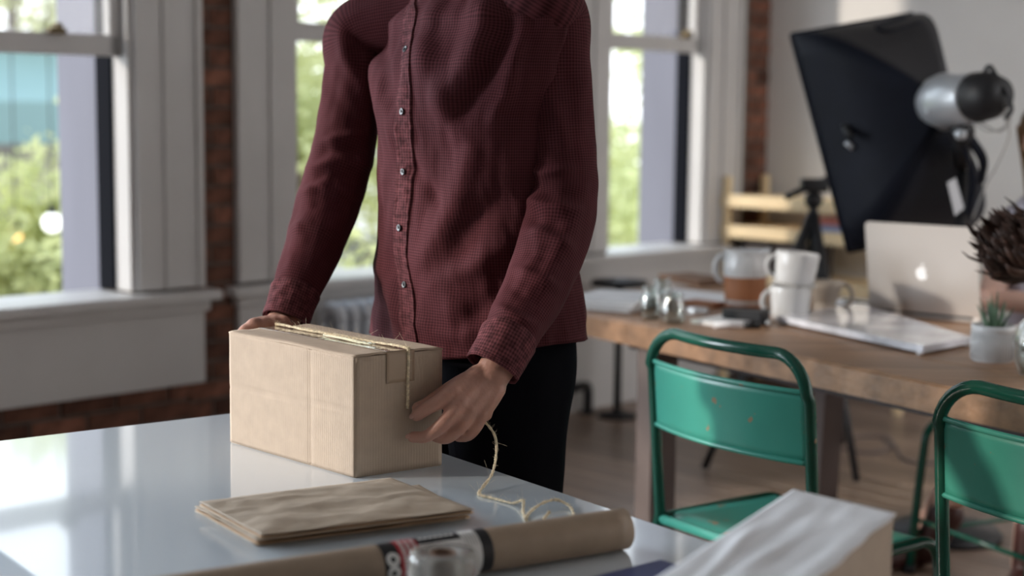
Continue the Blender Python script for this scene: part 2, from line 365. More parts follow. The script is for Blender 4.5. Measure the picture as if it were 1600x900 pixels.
# windows
def window(num, a, c, full=True, apron_z=.36, rail=1.49, dk=.75):
    w = struct(thing('window_%d' % num)); w['label'] = None if False else w.get('label', ''); del w['label']
    P = lambda name, bm, m='white_paint': struct(obj(name, bm, m, w))
    cs = .235
    zt = ZT
    for s, (x0, x1) in enumerate(((a-cs-.03, a-.01), (c+.01, c+cs+.03))):
        q = B(); rbox(q, (x0, x1), (0, .022), (ZS, zt+.12), .003)
        if s == 0: rbox(q, (x1-.115, x1-.10), (.018, .034), (ZS, zt), .004); rbox(q, (x0, x0+.025), (.018, .036), (ZS, zt+.12), .004)
        else: rbox(q, (x0+.10, x0+.115), (.018, .034), (ZS, zt), .004); rbox(q, (x1-.025, x1), (.018, .036), (ZS, zt+.12), .004)
        P('casing', q)
    P('head_casing', rbox(B(), (a-.01, c+.01), (0, .022), (zt, zt+.12), .003))
    q = B(); rbox(q, (a-.02, a+.012), (-.12*dk, .004), (ZS, zt)); rbox(q, (c-.012, c+.02), (-.12*dk, .004), (ZS, zt)); rbox(q, (a, c), (-.12*dk, .004), (zt-.02, zt)); P('jamb', q)
    q = B(); rbox(q, (a-.02, a+.022), (-.25*dk, -.121*dk), (ZS, zt)); rbox(q, (c-.022, c+.02), (-.25*dk, -.121*dk), (ZS, zt)); P('outer_frame', q, 'black_trim')
    q = B(); rbox(q, (a-.10, a+.016), (-.62*dk, -.251*dk), (ZS-.6, zt+.2), .006); rbox(q, (c-.0, c+.10), (-.28*dk, -.251*dk), (ZS-.6, zt+.2)); P('exterior_pilaster', q, 'ext_paint')
    q = B(); rbox(q, (a-.31, c+.31), (-.0, .075), (ZS-.045, ZS-.01), .006) if full else None
    rbox(q, (a, c), (-.22, .0), (ZS-.045, ZS-.01)); P('sill', q)
    if full:
        q = B(); rbox(q, (a-cs-.03, c+cs+.03), (0, .028), (apron_z, ZS-.075), .003); P('apron', q)
        q = B(); rbox(q, (a-cs-.045, c+cs+.045), (0, .045), (ZS-.085, ZS-.045), .008); P('sill_moulding', q)
    q = B()                                   # raised sash
    z0 = rail
    rbox(q, (a+.012, c-.012), (-.10*dk, -.10*dk+.04), (z0, z0+.07), .004); rbox(q, (a+.012, c-.012), (-.10*dk, -.10*dk+.04), (zt-.07, zt-.02), .004)
    rbox(q, (a+.012, a+.052), (-.10*dk, -.10*dk+.04), (z0, zt-.02), .004); rbox(q, (c-.052, c-.012), (-.10*dk, -.10*dk+.04), (z0, zt-.02), .004); sash = P('sash', q)
    g = struct(obj('pane', rbox(B(), (a+.05, c-.05), (-.10*dk+.018, -.10*dk+.022), (z0+.065, zt-.06)), 'pane', sash))
    q = B(); rbox(q, ((a+c)/2-.24, (a+c)/2-.18), (-.10*dk+.04, -.10*dk+.07), (z0+.065, z0+.085), .004); rbox(q, ((a+c)/2-.22, (a+c)/2-.20), (-.10*dk+.04, -.10*dk+.08), (z0+.08, z0+.10), .003); P('sash_lock', q, 'brass_dark')
    return w
window(1, *WINS[2]); window(2, *WINS[1], rail=1.57); window(3, *WINS[0], apron_z=.05, rail=1.60, dk=.62)
for k, wdw in enumerate(DAYWIN): window(4+k, *wdw, full=True)
# white panelling below window three down to the floor
tr1 = B(); rbox(tr1, (.80, 1.99), (0, .016), (.0, .62), .003); rbox(tr1, (.80, 1.99), (.016, .03), (0, .12), .003); struct(obj('trim_1', tr1, 'white_paint'))

# ------------------------------------------------------------------ outside
struct(obj('trim_2', rbox(B(), (-12, 20), (-40, -1.0), (-3.3, -3.2)), 'street')); bpy.data.objects['trim_2'].name = 'street_ground'
def UV(px, d):
    p = at(px, 300, d)-K0; return p.dot(eu), p.dot(ev)
def tree(u, v, zc, rad, n, label, seed, hz):
    rnd = random.Random(seed); t = thing('street_tree', RM(u, v, -3.2), 0, label, 'tree', None)
    q = B(); tube(q, [(0, 0, 0), (.05, .03, 1.5), (0, .1, zc+3.2-.3)], [.13, .10, .05], 8)
    for i in range(7):
        an = rnd.random()*6.28; zz = zc+3.2-.9+rnd.random()*.9
        tube(q, [(0, .05, zz-.5), (math.cos(an)*rad*.4, math.sin(an)*rad*.4, zz), (math.cos(an)*rad*.8, math.sin(an)*rad*.8, zz+.5)], [.04, .025, .01], 6)
    obj('trunk', q, 'bark', t)
    vs = []; fs = []
    cl = [(rnd.gauss(0, .45)*rad, rnd.gauss(0, .45)*rad, zc+3.2+rnd.gauss(0, .45)*hz) for _ in range(46)]
    for i in range(n):
        c = cl[rnd.randrange(len(cl))]; c = Vector((c[0]+rnd.gauss(0, .16), c[1]+rnd.gauss(0, .16), c[2]+rnd.gauss(0, .16)))
        a = Vector((rnd.gauss(0, 1), rnd.gauss(0, 1), rnd.gauss(0, .6))).normalized(); d = a.cross(Vector((rnd.random(), rnd.random(), rnd.random()))).normalized(); s = rnd.uniform(.035, .065)
        k = len(vs); vs += [c-a*s, c+d*s*.5, c+a*s, c-d*s*.5]; fs.append((k, k+1, k+2, k+3))
    me = bpy.data.meshes.new('foliage'); me.from_pydata(vs, [], fs); obj('foliage', me, 'leaf', t, kind='stuff')
tree(*UV(30, 9.5), .22, 1.1, 14000, 'low leafy yellow-green street tree outside the leftmost window', 3, .75)
tree(*UV(20, 15), 2.9, 1.9, 9000, 'tall yellow-green street tree above the teal awning', 13, .9)
tree(*UV(500, 9.5), .9, 1.3, 11000, 'leafy street tree seen through the middle window behind the man', 5, 1.5)
tree(*UV(955, 12.0), .55, 1.2, 9000, 'leafy green street tree outside the window nearest the softbox', 9, 1.1)
def building(ua, ub, v, z1, m, label, aw=None):
    t = thing('far_building', RM(ua, v, -3.2), 0, label, 'building')
    q = B(); rbox(q, (ua, ub), (v-3, v), (-3.2, z1)); obj('wall', q, m, t, world=True)
    k = ua+.5; wb = B(); 
    while k < ub-1.2:
        for zz in (-2.6, .3, 3.2):
            if zz+1.8 < z1:
                fr_ = B(); rbox(fr_, (k-.08, k+1.08), (v, v+.06), (zz-.08, zz+1.68)); w_ = obj('window', fr_, 'facade_pale', t, world=True)
                pn = B(); rbox(pn, (k, k+1), (v+.055, v+.075), (zz, zz+1.6)); me = obj('pane', pn, 'facade_dark', w_, world=True)
        k += 1.9
    if aw:
        q = B(); box(q, (0, 0, 0), (1, 1, 1)); 
        for vv_ in q.verts:
            x, y, z = vv_.co; vv_.co = RM(aw[0]+(aw[1]-aw[0])*x, v+1.3*y, aw[2]+.35*z*(1)-.45*y)
        bmesh.ops.recalc_face_normals(q, faces=q.faces); obj('awning', q, 'awning', t, world=True)
    return t
building(-2.6, 6.0, -8.6, 2.0, 'facade', 'grey building with a teal awning across the street outside the leftmost window', (-2.4, 5.0, 1.45))
building(-16.0, -4.0, -17.0, .6, 'facade_pale', 'pale low building across the street beyond the trees')
for (px, py, d, m_, lab) in ((82, 348, 8.5, 'globe', 'round white globe lamp hanging outside the leftmost window'), (25, 370, 9.0, 'amber', 'small warm amber bulb glowing outside the leftmost window')):
    P = at(px, py, d); t = thing('outdoor_lamp', P, 0, lab, 'lamp')
    obj('globe', sphere(B(), (0, 0, 0), .055 if m_ == 'globe' else .035, 3), m_, t, True)
    q = B(); lathe(q, [(0, .10), (.02, .10), (.025, .03), (.0, .03)], 12); tube(q, [(0, 0, .09), (0, 0, 1.6)], .004, 6); obj('socket', q, 'black', t)

# ------------------------------------------------------------------ white work table
TZ = .75
tA = onz(468, 633, TZ).xy; tdir = (onz(1060, 830, TZ).xy-onz(700, 710, TZ).xy).normalized(); tper = Vector((-tdir.y, tdir.x))   # tper: away from the man?
if tper.x < 0: tper = -tper
tl = -tper
cs4 = [tA, tA+tdir*1.85, tA+tdir*1.85+tl*.80, tA+tl*.80]
wt = thing('work_table', (*((cs4[0]+cs4[2])/2), 0), 0, 'glossy white table with the cardboard box on it', 'table')
q = prism(B(), cs4, TZ-.035, TZ); bev(q, .002, 2); obj('tabletop', q, 'gloss_white', wt, world=True)
for c in cs4:
    ce = (cs4[0]+cs4[2])/2; p = c+(ce-c).normalized()*.12
    q = B(); tube(q, [(p.x, p.y, 0), (p.x, p.y, TZ-.035)], .024, 16); obj('leg', q, 'white_paint', wt, True, world=True)
q = B()
ins = [c+(((cs4[0]+cs4[2])/2)-c).normalized()*.12 for c in cs4]
for i in range(4):
    a, c = ins[i], ins[(i+1) % 4]; tube(q, [(a.x, a.y, TZ-.06), (c.x, c.y, TZ-.06)], .02, 8)
obj('table_frame', q, 'white_paint', wt, world=True)

# ------------------------------------------------------------------ cardboard box
bN = onz(555, 747, TZ); bL = onz(361, 691, TZ); bR = onz(689, 727, TZ)
ldir = (bL-bN).normalized(); sdir = (bR-bN).normalized()
LB = (bL-bN).length; SB = (bR-bN).length; BH = .1905
bx = thing('cardboard_box', (bN+ldir*LB/2+sdir*SB/2), 0, 'brown cardboard box tied with twine on the white table', 'box')
def bp_(a, c, z): return bN+ldir*a+sdir*c+Vector((0, 0, z))
def panel(name, f, nu, nv, mtl, parent, th=.003, uvw=1, smooth=True, sag=None):
    """a sheet of cardboard: f(s,t)->point, real thickness, uv in metres"""
    bm = B(); uvl = bm.loops.layers.uv.new('UVMap'); g = [[bm.verts.new(f(i/nu, j/nv)) for j in range(nv+1)] for i in range(nu+1)]
    Lu = (f(1, 0)-f(0, 0)).length; Lv = (f(0, 1)-f(0, 0)).length
    for i in range(nu):
        for j in range(nv):
            fc = bm.faces.new((g[i][j], g[i+1][j], g[i+1][j+1], g[i][j+1]))
            for lp, (a, c) in zip(fc.loops, ((i, j), (i+1, j), (i+1, j+1), (i, j+1))): lp[uvl].uv = (a/nu*Lu, c/nv*Lv)
    o = obj(name, bm, mtl, parent, smooth, world=True)
    md = o.modifiers.new('thick', 'SOLIDIFY'); md.thickness = th; md.offset = 0
    return o
def crease(s, t, n_):
    return n_*(.0005*noise.noise(Vector((s*5, t*5, 3)))-.0020*math.exp(-((s-.33)/.008)**2)-.0014*math.exp(-((t-.56+.05*s)/.012)**2)*min(1, .35+s))
Bz = .0015
n_front = -sdir
panel('side_panel', lambda s, t: bp_(LB*s, 0, Bz+BH*t)+crease(s, t, n_front), 60, 40, 'cardboard', bx)
panel('side_panel', lambda s, t: bp_(LB*s, SB, Bz+BH*t)+crease(s, t, sdir), 30, 20, 'cardboard', bx)
panel('end_panel', lambda s, t: bp_(0, SB*s, Bz+BH*t)-ldir*.001*math.sin(PI*s)*t, 20, 20, 'cardboard', bx)
panel('end_panel', lambda s, t: bp_(LB, SB*s, Bz+BH*t), 20, 20, 'cardboard', bx)
panel('bottom_panel', lambda s, t: bp_(LB*s, SB*t, Bz), 10, 6, 'cardboard', bx)
def topz(s, t): return BH+Bz+.0022+.0018*math.sin(PI*t*2)*0+.0015*noise.noise(Vector((s*3, t*3, 9)))
panel('top_flap', lambda s, t: bp_(-.001+(LB+.002)*s, -.0015+(SB*.5-.0005)*t, topz(s, t)-.002*(1-min(1, t*12))), 40, 14, 'cardboard', bx)
panel('top_flap', lambda s, t: bp_(-.001+(LB+.002)*s, SB*.5+.001+(SB*.5+.0005)*t, topz(s, t)-.002*(1-min(1, (1-t)*12))), 40, 14, 'cardboard', bx)
def tz(s): return BH+Bz+.0045+.0012*noise.noise(Vector((s*3, 2, 9)))
tp = panel('packing_tape', lambda s, t: bp_(-.001+(LB+.002)*s, SB*.5-.026+.052*t, tz(s)+.0004*noise.noise(Vector((s*40, t*9, 1)))), 120, 8, 'packing_tape', bx, th=.0004); tp['label'] = 'shiny clear brown packing tape'
panel('packing_tape', lambda s, t: bp_(-.0035, SB*.5-.026+.052*s, BH+Bz+.004-.05*t), 8, 8, 'tape_on_card', bx, th=.0004)

# ------------------------------------------------------------------ twine
def twine(name, pts, parent=None, r=.0014, label=None, fuzz=160, k=14, world=True, seed=1):
    path = [Vector(p) for p in cat(pts, k)]
    L = 0; acc = [0]
    for a, c in zip(path, path[1:]): L += (c-a).length; acc.append(L)
    fr = frames(path); bm = B()
    for st in range(2):
        pp = [p+(n1*math.cos(a*900+PI*st)+n2*math.sin(a*900+PI*st))*r*.75 for p, (t, n1, n2), a in zip(path, fr, acc)]
        tube(bm, pp, r*.95, 6)
    rnd = random.Random(seed)
    for _ in range(fuzz):
        i = rnd.randrange(1, len(path)-1); t, n1, n2 = fr[i]; an = rnd.random()*2*PI; d = n1*math.cos(an)+n2*math.sin(an)+t*rnd.uniform(-1.5, 1.5)
        ln = rnd.uniform(.002, .0075) if rnd.random() < .93 else rnd.uniform(.01, .022)
        if (path[i]+d*ln).z < path[i].z-.001: d.z = abs(d.z)
        tube(bm, [path[i], path[i]+d*ln*.5+Vector((0, 0, .0005)), path[i]+d*ln+Vector((rnd.gauss(0, .1), rnd.gauss(0, .1), rnd.gauss(0, .1)))*ln], .00013, 3, cap=False)
    o = obj(name, bm, 'twine', parent, True, world=parent is not None)
    return o
tw = thing('twine', bp_(LB/2, SB/2, BH), 0, 'tan jute twine tied round the box, its loose end trailing over the white table', 'twine')
TC = SB*.585
pts = [bp_(LB+.004, TC-.003, .02), bp_(LB+.004, TC-.002, .10), bp_(LB+.004, TC-.002, BH), bp_(LB-.003, TC-.002, BH+.0095), bp_(LB*.75, TC-.004, BH+.009), bp_(LB*.5, TC+.002, BH+.009), bp_(LB*.25, TC, BH+.009), bp_(.004, TC, BH+.0095), bp_(-.0045, TC, BH+.001), bp_(-.005, TC-.001, BH-.05), bp_(-.006, TC-.002, BH-.088)]
twine('wrap', pts, tw, .0017, fuzz=420, k=30, seed=2)
pts = [bp_(LB*.9, TC+.006, BH+.0085), bp_(LB*.7, TC+.0035, BH+.0085), bp_(LB*.5, TC-.006, BH+.0085), bp_(LB*.34, TC-.001, BH+.009), bp_(LB*.1, TC+.004, BH+.0085)]
twine('wrap', pts, tw, .0016, fuzz=300, k=30, seed=3)
q = B(); rr = random.Random(12)                          # frayed flat strands in the middle, coloured paler for a sun spot
for i in range(26):
    a0 = LB*rr.uniform(.50, .60); a1 = LB*rr.uniform(.18, .30); c0 = TC-.006-rr.uniform(0, .007); c1 = TC-.009-rr.uniform(0, .010)
    tube(q, cat([bp_(a0, c0, BH+.0075), bp_((a0+a1)/2, (c0+c1)/2-rr.uniform(0, .004), BH+.008+rr.uniform(0, .002)), bp_(a1, c1, BH+.007)], 8), .0006, 4)
fz = obj('frayed_strands', q, 'twine_sunlit', tw, True, world=True)
loose = [at(744, 652, 2.44), at(762, 664, 2.42), at(774, 684, 2.40), at(775, 712, 2.37), at(768, 742, 2.33), onz(749, 768, TZ+.004), onz(752, 774, TZ+.0025), onz(772, 779, TZ+.0025), onz(800, 786, TZ+.003), onz(815, 782, TZ+.010), onz(818, 786, TZ+.009), onz(817, 800, TZ+.003), onz(822, 812, TZ+.003), onz(822, 808, TZ+.006), onz(833, 796, TZ+.008), onz(848, 786, TZ+.010), onz(868, 781, TZ+.010), onz(886, 788, TZ+.006), onz(895, 800, TZ+.003), onz(893, 816, TZ+.0025), onz(870, 822, TZ+.0025), onz(850, 813, TZ+.003), onz(859, 799, TZ+.012)]
twine('loose_end', loose, tw, .0016, fuzz=420, k=10, seed=4)

# ------------------------------------------------------------------ folded kraft bags
def kraft_bag(name, corners, z, th, label, seed, mtl='kraft'):
    c = [onz(x, y, z) for x, y in corners]; ce = sum(c, Vector())/4
    t = thing(name, (ce.x, ce.y, z), 0, label, 'paper bag', 'folded kraft bags')
    nu, nv = 60, 34
    for s, (nm, zz, m_) in enumerate((('back_sheet', 0, mtl), ('inner_fold', .4, 'kraft_in'), ('front_sheet', 1, mtl))):
        def f(a, b_, zz=zz, s=s):
            p = (c[0]*(1-a)+c[3]*a)*(1-b_)+(c[1]*(1-a)+c[2]*a)*b_
            e = min(a, 1-a, b_*.6, (1-b_)*.6)
            w = noise.noise(Vector((a*3.2+seed, b_*7, 1)))*.0038+noise.noise(Vector((a*9+seed, b_*16, 5)))*.0022+.0016*math.exp(-((b_-.2-.1*a)/.02)**2)*noise.noise(Vector((a*6, 2, seed)))
            puff = .0035*min(1, e*9)*(zz == 1)
            d = Vector((noise.noise(Vector((a*5, b_*5, seed+7+s)))*.0012, noise.noise(Vector((a*5, b_*5, seed+3+s)))*.0012, 0)) if (a in (0, 1) or b_ in (0, 1)) else Vector()
            return Vector((p.x, p.y, z+.0008+th*zz+(w*min(1, e*30+.12) if zz else 0)+puff+.0006))+d
        panel(nm, f, nu if zz else 8, nv if zz else 8, m_, t, th=.0006)
    return t
kraft_bag('kraft_bag', [(304, 800), (402, 855), (735, 812), (655, 766)], TZ, .007, 'lower of the two folded brown kraft paper bags on the white table', 1)
kraft_bag('kraft_bag', [(311, 792), (408, 845), (741, 804), (610, 754)], TZ+.0145, .006, 'upper crumpled brown kraft paper bag lying on the other', 4)

# ------------------------------------------------------------------ roll of kraft paper with printed band
rA = onz(222, 982, TZ); rB = onz(973, 858, TZ); rad_ = .0275
ax = (rB-rA); RL = ax.length; ax.normalize(); rn = ax.cross(Vector((0, 0, 1)))      # rn points towards the camera
rc = rA+Vector((0, 0, rad_+.0006))
ro = thing('kraft_paper_roll', rc, math.atan2(ax.y, ax.x), 'long roll of brown kraft paper with a printed band lying across the white table', 'paper roll')
q = B(); seg = 48; path = [Vector((x, 0, 0)) for x in np.linspace(0, RL, 30)]; tube(q, path, rad_, seg, cap=False)
obj('outer_paper', q, 'kraft_roll', ro, True); ro.children[0].modifiers.new('s', 'SOLIDIFY').thickness = .001
q = B()
for k in range(2):
    x = (.004, RL-.004)[k]; lathe_pts = []
sp = []                                              # spiral of paper layers at the ends
for i in range(260):
    a = i/260*2*PI*7; r_ = .009+(rad_-.0105)*(i/260); sp.append((r_*math.cos(a), r_*math.sin(a)))
va = [q.verts.new((.002, y, z)) for y, z in sp]; vb = [q.verts.new((RL-.002, y, z)) for y, z in sp]
for i in range(len(sp)-1): q.faces.new((va[i], va[i+1], vb[i+1], vb[i]))
sp_o = obj('paper_layers', q, 'kraft_roll', ro, True); sp_o.modifiers.new('s', 'SOLIDIFY').thickness = .0012
def patch(bm, x0, x1, a0, a1, r, nx=4, na=16, mi=0, ring=None):
    if ring:
        cx, ca, ro_, ri_ = ring; vs = []
        for rr_ in (ri_, ro_): vs.append([bm.verts.new((cx+rr_*math.cos(t*PI/16), r*math.cos(ca+rr_*math.sin(t*PI/16)/rad_), r*math.sin(ca+rr_*math.sin(t*PI/16)/rad_))) for t in range(32)])
        for k in range(32): f = bm.faces.new((vs[0][k], vs[0][(k+1) % 32], vs[1][(k+1) % 32], vs[1][k])); f.material_index = mi
        return
    g = [[bm.verts.new((x0+(x1-x0)*i/nx, r*math.cos(a0+(a1-a0)*j/na), r*math.sin(a0+(a1-a0)*j/na))) for j in range(na+1)] for i in range(nx+1)]
    for i in range(nx):
        for j in range(na): f = bm.faces.new((g[i][j], g[i+1][j], g[i+1][j+1], g[i][j+1])); f.material_index = mi
def xof(px):                                          # position along the roll seen at a column of the photograph
    best = min(range(400), key=lambda i: abs(proj(rc+ax*(RL*i/400))[0]-px)); return RL*best/400
q = B(); r1 = rad_+.0004; full = (-PI*.98, PI*.98)
# local -y is nearer the camera; angles run from +y over the top (pi/2) to -y (pi)
xa, xb, xc, xd, xe, xf = [xof(v) for v in (588, 612, 645, 712, 738, 756)]
patch(q, xa, xb, PI*.30, PI*1.28, r1, mi=0); patch(q, xb, xc, PI*.30, PI*1.28, r1, mi=1)
patch(q, xc, xd, PI*.30, PI*.66, r1, mi=0); patch(q, xc, xd, PI*.66, PI*1.28, r1, mi=3); patch(q, xd, xe, PI*.30, PI*1.28, r1, mi=3); patch(q, xe, xf, PI*.30, PI*1.28, r1, mi=0)
r2 = rad_+.0008
for a_ in (.83, 1.02): patch(q, 0, 0, 0, 0, r2, mi=2, ring=((xa+xb)/2+.001, PI*a_, .0088, .0035))
rr = random.Random(5)
for kx in range(3):
    x = xb+(xc-xb)*(.16+.28*kx); a_ = PI*.50
    while a_ < PI*1.15:
        w = rr.uniform(.05, .11)
        patch(q, x, x+(xc-xb)*.16, a_, a_+w, r2, 1, 2, 2); a_ += w+.045
for i in range(7):
    x = xc+(xd-xc)*(.08+.12*i); patch(q, x, x+.005, PI*.50, PI*.56, r2, 1, 3, 2)
for i in range(5): patch(q, xd+.003+.004*i, xd+.0045+.004*i, PI*.55, PI*.80, r2, 1, 3, 4)
lb = obj('printed_band', q, ['black', 'red_print', 'white_print', 'white_print', 'grey_print'], ro, True); lb['label'] = 'red, black and white printed band'

# ------------------------------------------------------------------ tape roll, blue card, big paper package
P = onz(692, 954, TZ)
tr = thing('tape_roll', (P.x, P.y, TZ), .3, 'clear shiny roll of packing tape standing in front of the kraft paper roll', 'tape')
q = B(); lathe(q, [(.0165, .003), (.0165, .068), (.018, .070), (.030, .072), (.0375, .070), (.040, .064), (.040, .006), (.0375, .001), (.018, .0005), (.0165, .003)], 48); obj('tape', q, 'tape_clear', tr, True)
q = B(); lathe(q, [(.0135, .002), (.0135, .070), (.016, .070), (.016, .002), (.0135, .002)], 40); obj('core', q, 'core_card', tr, True)
for i in range(3):
    q = B(); tube(q, [(.0403*math.cos(a), .0403*math.sin(a), .014+.016*i+.002*math.sin(3*a)) for a in np.linspace(0, 2*PI, 60)], .0006, 5); obj('tape_edge', q, 'white_print', tr, True)
q = prism(B(), [onz(x, y, TZ).xy for x, y in ((1032, 879), (1078, 893), (1100, 960), (850, 925))], TZ+.0005, TZ+.004); o = obj('blue_card', q, 'blue_card'); tag(o, 'dark blue card lying flat at the front of the white table', 'card')
PZ = TZ+.118
pc = [onz(x, y, PZ) for x, y in ((1240, 763), (1397, 800))]; pd = (onz(1052, 885, PZ)-pc[0]).normalized()
pl = .46
pk = thing('paper_package', (pc[0].x, pc[0].y, TZ), 0, 'tall brown package covered with crinkled white paper at the table corner', 'package')
c4 = [pc[0], pc[1], pc[1]+pd*pl, pc[0]+pd*pl]
q = prism(B(), [p.xy for p in c4], TZ+.001, PZ-.004); bev(q, .003); obj('package_body', q, 'cardboard', pk, world=True)
def pf(a, b_):
    p = (c4[0]*(1-a)+c4[1]*a)*(1-b_)+(c4[3]*(1-a)+c4[2]*a)*b_
    e = min(a, 1-a, b_, 1-b_)
    w = noise.noise(Vector((a*2.4, b_*3.4, 3)))*.003+noise.noise(Vector((a*6, b_*5, 7)))*.0025
    w += .003*math.exp(-(((a-.52)-(b_-.5)*-.25)/.07)**2)*math.sin(PI*min(1, max(0, (b_-.2)/.7)))+.003*math.exp(-(((a-.22)-(b_-.6)*.3)/.05)**2)*math.sin(PI*min(1, max(0, (b_-.3)/.6)))
    out = Vector()
    if a == 1: out = (c4[1]-c4[0]).normalized()*(.003+.004*noise.noise(Vector((b_*7, 0, 0))))
    return Vector((p.x, p.y, PZ-.002+w*min(1, e*8)+.0005))+out
o = panel('paper_cover', pf, 40, 60, 'paper_white', pk, th=.001); o['label'] = 'crinkled white paper cover'

# ------------------------------------------------------------------ long wooden table
ZB = .685
fA = onz(918, 525, ZB); fB = onz(1600, 678, ZB); fd = (fB-fA); fd.z = 0; fd.normalize(); fp = Vector((-fd.y, fd.x, 0)); fp = fp if fp.y > 0 else -fp
S0 = fA-fd*.42; TLEN = 2.75; TW = .92
def TT(s, t, z): return Vector((S0.x, S0.y, 0))+fd*s+fp*t+Vector((0, 0, z))
ta = thing('dining_table', TT(TLEN/2, TW/2, 0), 0, 'long reclaimed wood table on dark legs behind the green chairs', 'table')
bws = [0, .24, .47, .70, TW]
for k, (a, c) in enumerate(zip(bws, bws[1:])):
    q = B(); nu = 90
    rings = []
    for i in range(nu+1):
        s = TLEN*i/nu; w = .004*noise.noise(Vector((s*6, k, 0)))+.004*noise.noise(Vector((s*19, k, 3))); ch = .007*max(0, noise.noise(Vector((s*3.1+4, 9, k))))
        t0 = a+(w if k == 0 else .001); t1 = c-.001
        rings.append([q.verts.new(TT(s, t0, ZB)), q.verts.new(TT(s, t1, ZB)), q.verts.new(TT(s, t1, TZ)), q.verts.new(TT(s, t0+.008+ch*2, TZ)), q.verts.new(TT(s, t0, TZ-.006-ch))])
    for r1_, r2_ in zip(rings, rings[1:]):
        for j in range(5): q.faces.new((r1_[j], r1_[(j+1) % 5], r2_[(j+1) % 5], r2_[j]))
    q.faces.new(rings[0][::-1]); q.faces.new(rings[-1]); o = obj('plank', q, 'slab', ta, world=True)
leg_px = []
def tleg(s, t, sx_=.10, st_=.10, lean=0):
    q = B(); pts_ = [(-sx_/2, -st_/2), (sx_/2, -st_/2), (sx_/2, st_/2), (-sx_/2, st_/2)]
    lo = [q.verts.new(TT(s+a-lean, t+b_, 0)) for a, b_ in pts_]; hi = [q.verts.new(TT(s+a, t+b_, ZB)) for a, b_ in pts_]
    for i in range(4): q.faces.new((lo[i], lo[(i+1) % 4], hi[(i+1) % 4], hi[i]))
    q.faces.new(lo[::-1]); q.faces.new(hi); bev(q, .002); obj('leg', q, 'steel_brown', ta, world=True)
def s_at(px, t):                                       # table length coordinate that shows at a column
    return min([i*.01 for i in range(0, 276)], key=lambda s: abs(proj(TT(s, t, .6))[0]-px))
tleg(s_at(1028, .10), .10, .07, .09); tleg(s_at(1302, .72), .72, .05, .08, .03); tleg(TLEN-.12, .12, .07, .09); tleg(TLEN-.12, .72, .05, .08); tleg(s_at(900,.72),.72,.05,.08) if False else None
q = B()
for t_ in (.22, .76):
    for zz in (ZB-.06,):
        b2 = [TT(.35, t_-.02, zz), TT(TLEN-.1, t_-.02, zz), TT(TLEN-.1, t_+.02, zz), TT(.35, t_+.02, zz)]; prism(q, [p.xy for p in b2], zz, ZB)
obj('apron', q, 'book_dark', ta, world=True)

# ------------------------------------------------------------------ green tube chairs
def make_chair(label):
    t = thing('metal_chair', (0, 0, 0), 0, label, 'chair', 'green metal chairs')
    W = .232; H_ = .862; R_ = .085; tr_ = .0125
    up = []
    def rake(z): return -.035*(z-.45)/.4 if z > .45 else .10*(z-.45)/.45
    L_ = [(-W, rake(z), z) for z in (0, .15, .3, .45, .6, .70, H_-R_)]
    arc = [(-W+R_-R_*math.cos(a), rake(H_), H_-R_+R_*math.sin(a)) for a in np.linspace(.15, PI/2, 8)]
    left = L_+arc; right = [(-x, y, z) for x, y, z in left[::-1]]
    mid = [(x, rake(H_)-.022*(1-(x/(W-R_))**2), H_) for x in np.linspace(-W+R_, W-R_, 9)[1:-1]]
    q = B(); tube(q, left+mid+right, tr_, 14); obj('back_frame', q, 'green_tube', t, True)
    q = B(); nu = 24                                    # pressed sheet back with rolled rims
    def bow(x): return rake(.72)-.040*(1-(x/W)**2)-.002
    for z0, z1, in ((.655, .795),):
        g = []
        for i in range(nu+1):
            x = -W+2*W*i/nu; g.append([q.verts.new((x, bow(x)+rake(z)-rake(.72), z)) for z in np.linspace(z0, z1, 9)])
        for i in range(nu):
            for j in range(8): q.faces.new((g[i][j], g[i+1][j], g[i+1][j+1], g[i][j+1]))
    o = obj('backrest', q, 'green_panel', t, True); o.modifiers.new('s', 'SOLIDIFY').thickness = .002
    for z in (.655, .795):
        q = B(); tube(q, [(x, bow(x)+rake(z)-rake(.72), z) for x in np.linspace(-W, W, 25)], .0055, 8); obj('back_rim', q, 'green_panel', t, True)
    for s in (-1, 1):
        q = B(); r = .06
        pth = [(s*W, 0, .44), (s*(W-.0), .12, .442), (s*W*.98, .25, .445)]+[(s*W*.96, .36-r+r*math.sin(a)+.02, .445-r+r*math.cos(a)) for a in np.linspace(0, PI/2, 7)]+[(s*W*.97, .395, .25), (s*W, .41, .0)]
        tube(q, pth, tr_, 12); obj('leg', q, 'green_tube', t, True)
        for y_ in (.41, -.10): q = B(); lathe(q, [(.0001, 0), (.017, 0), (.017, .02), (.013, .024)], 12, (s*W, y_, 0)); obj('foot_cap', q, 'black', t, True)
    q = B(); g = []
    for i in range(13):
        x = -W+.01+(2*W-.02)*i/12; g.append([q.verts.new((x, .005+.36*j/10, .452-.012*(1-(x/W)**2)*math.sin(PI*j/10)-(.02 if j == 10 else 0)-(0.014 if j == 0 else 0))) for j in range(11)])
    for i in range(12):
        for j in range(10): q.faces.new((g[i][j], g[i+1][j], g[i+1][j+1], g[i][j+1]))
    o = obj('seat', q, 'green_panel', t, True); o.modifiers.new('s', 'SOLIDIFY').thickness = .003
    q = B(); tube(q, [(-W, .0, .44), (W, 0, .44)], .011, 10); obj('seat_rail', q, 'green_panel', t, True)
    for y, z in ((.40, .16), (-.065, .16)):
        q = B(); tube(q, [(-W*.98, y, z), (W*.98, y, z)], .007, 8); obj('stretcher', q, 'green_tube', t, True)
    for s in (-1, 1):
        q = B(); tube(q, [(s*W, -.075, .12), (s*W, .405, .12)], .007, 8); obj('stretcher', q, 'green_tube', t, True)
    return t
ch = make_chair('green metal chair nearest the man, its whole curved back in view')
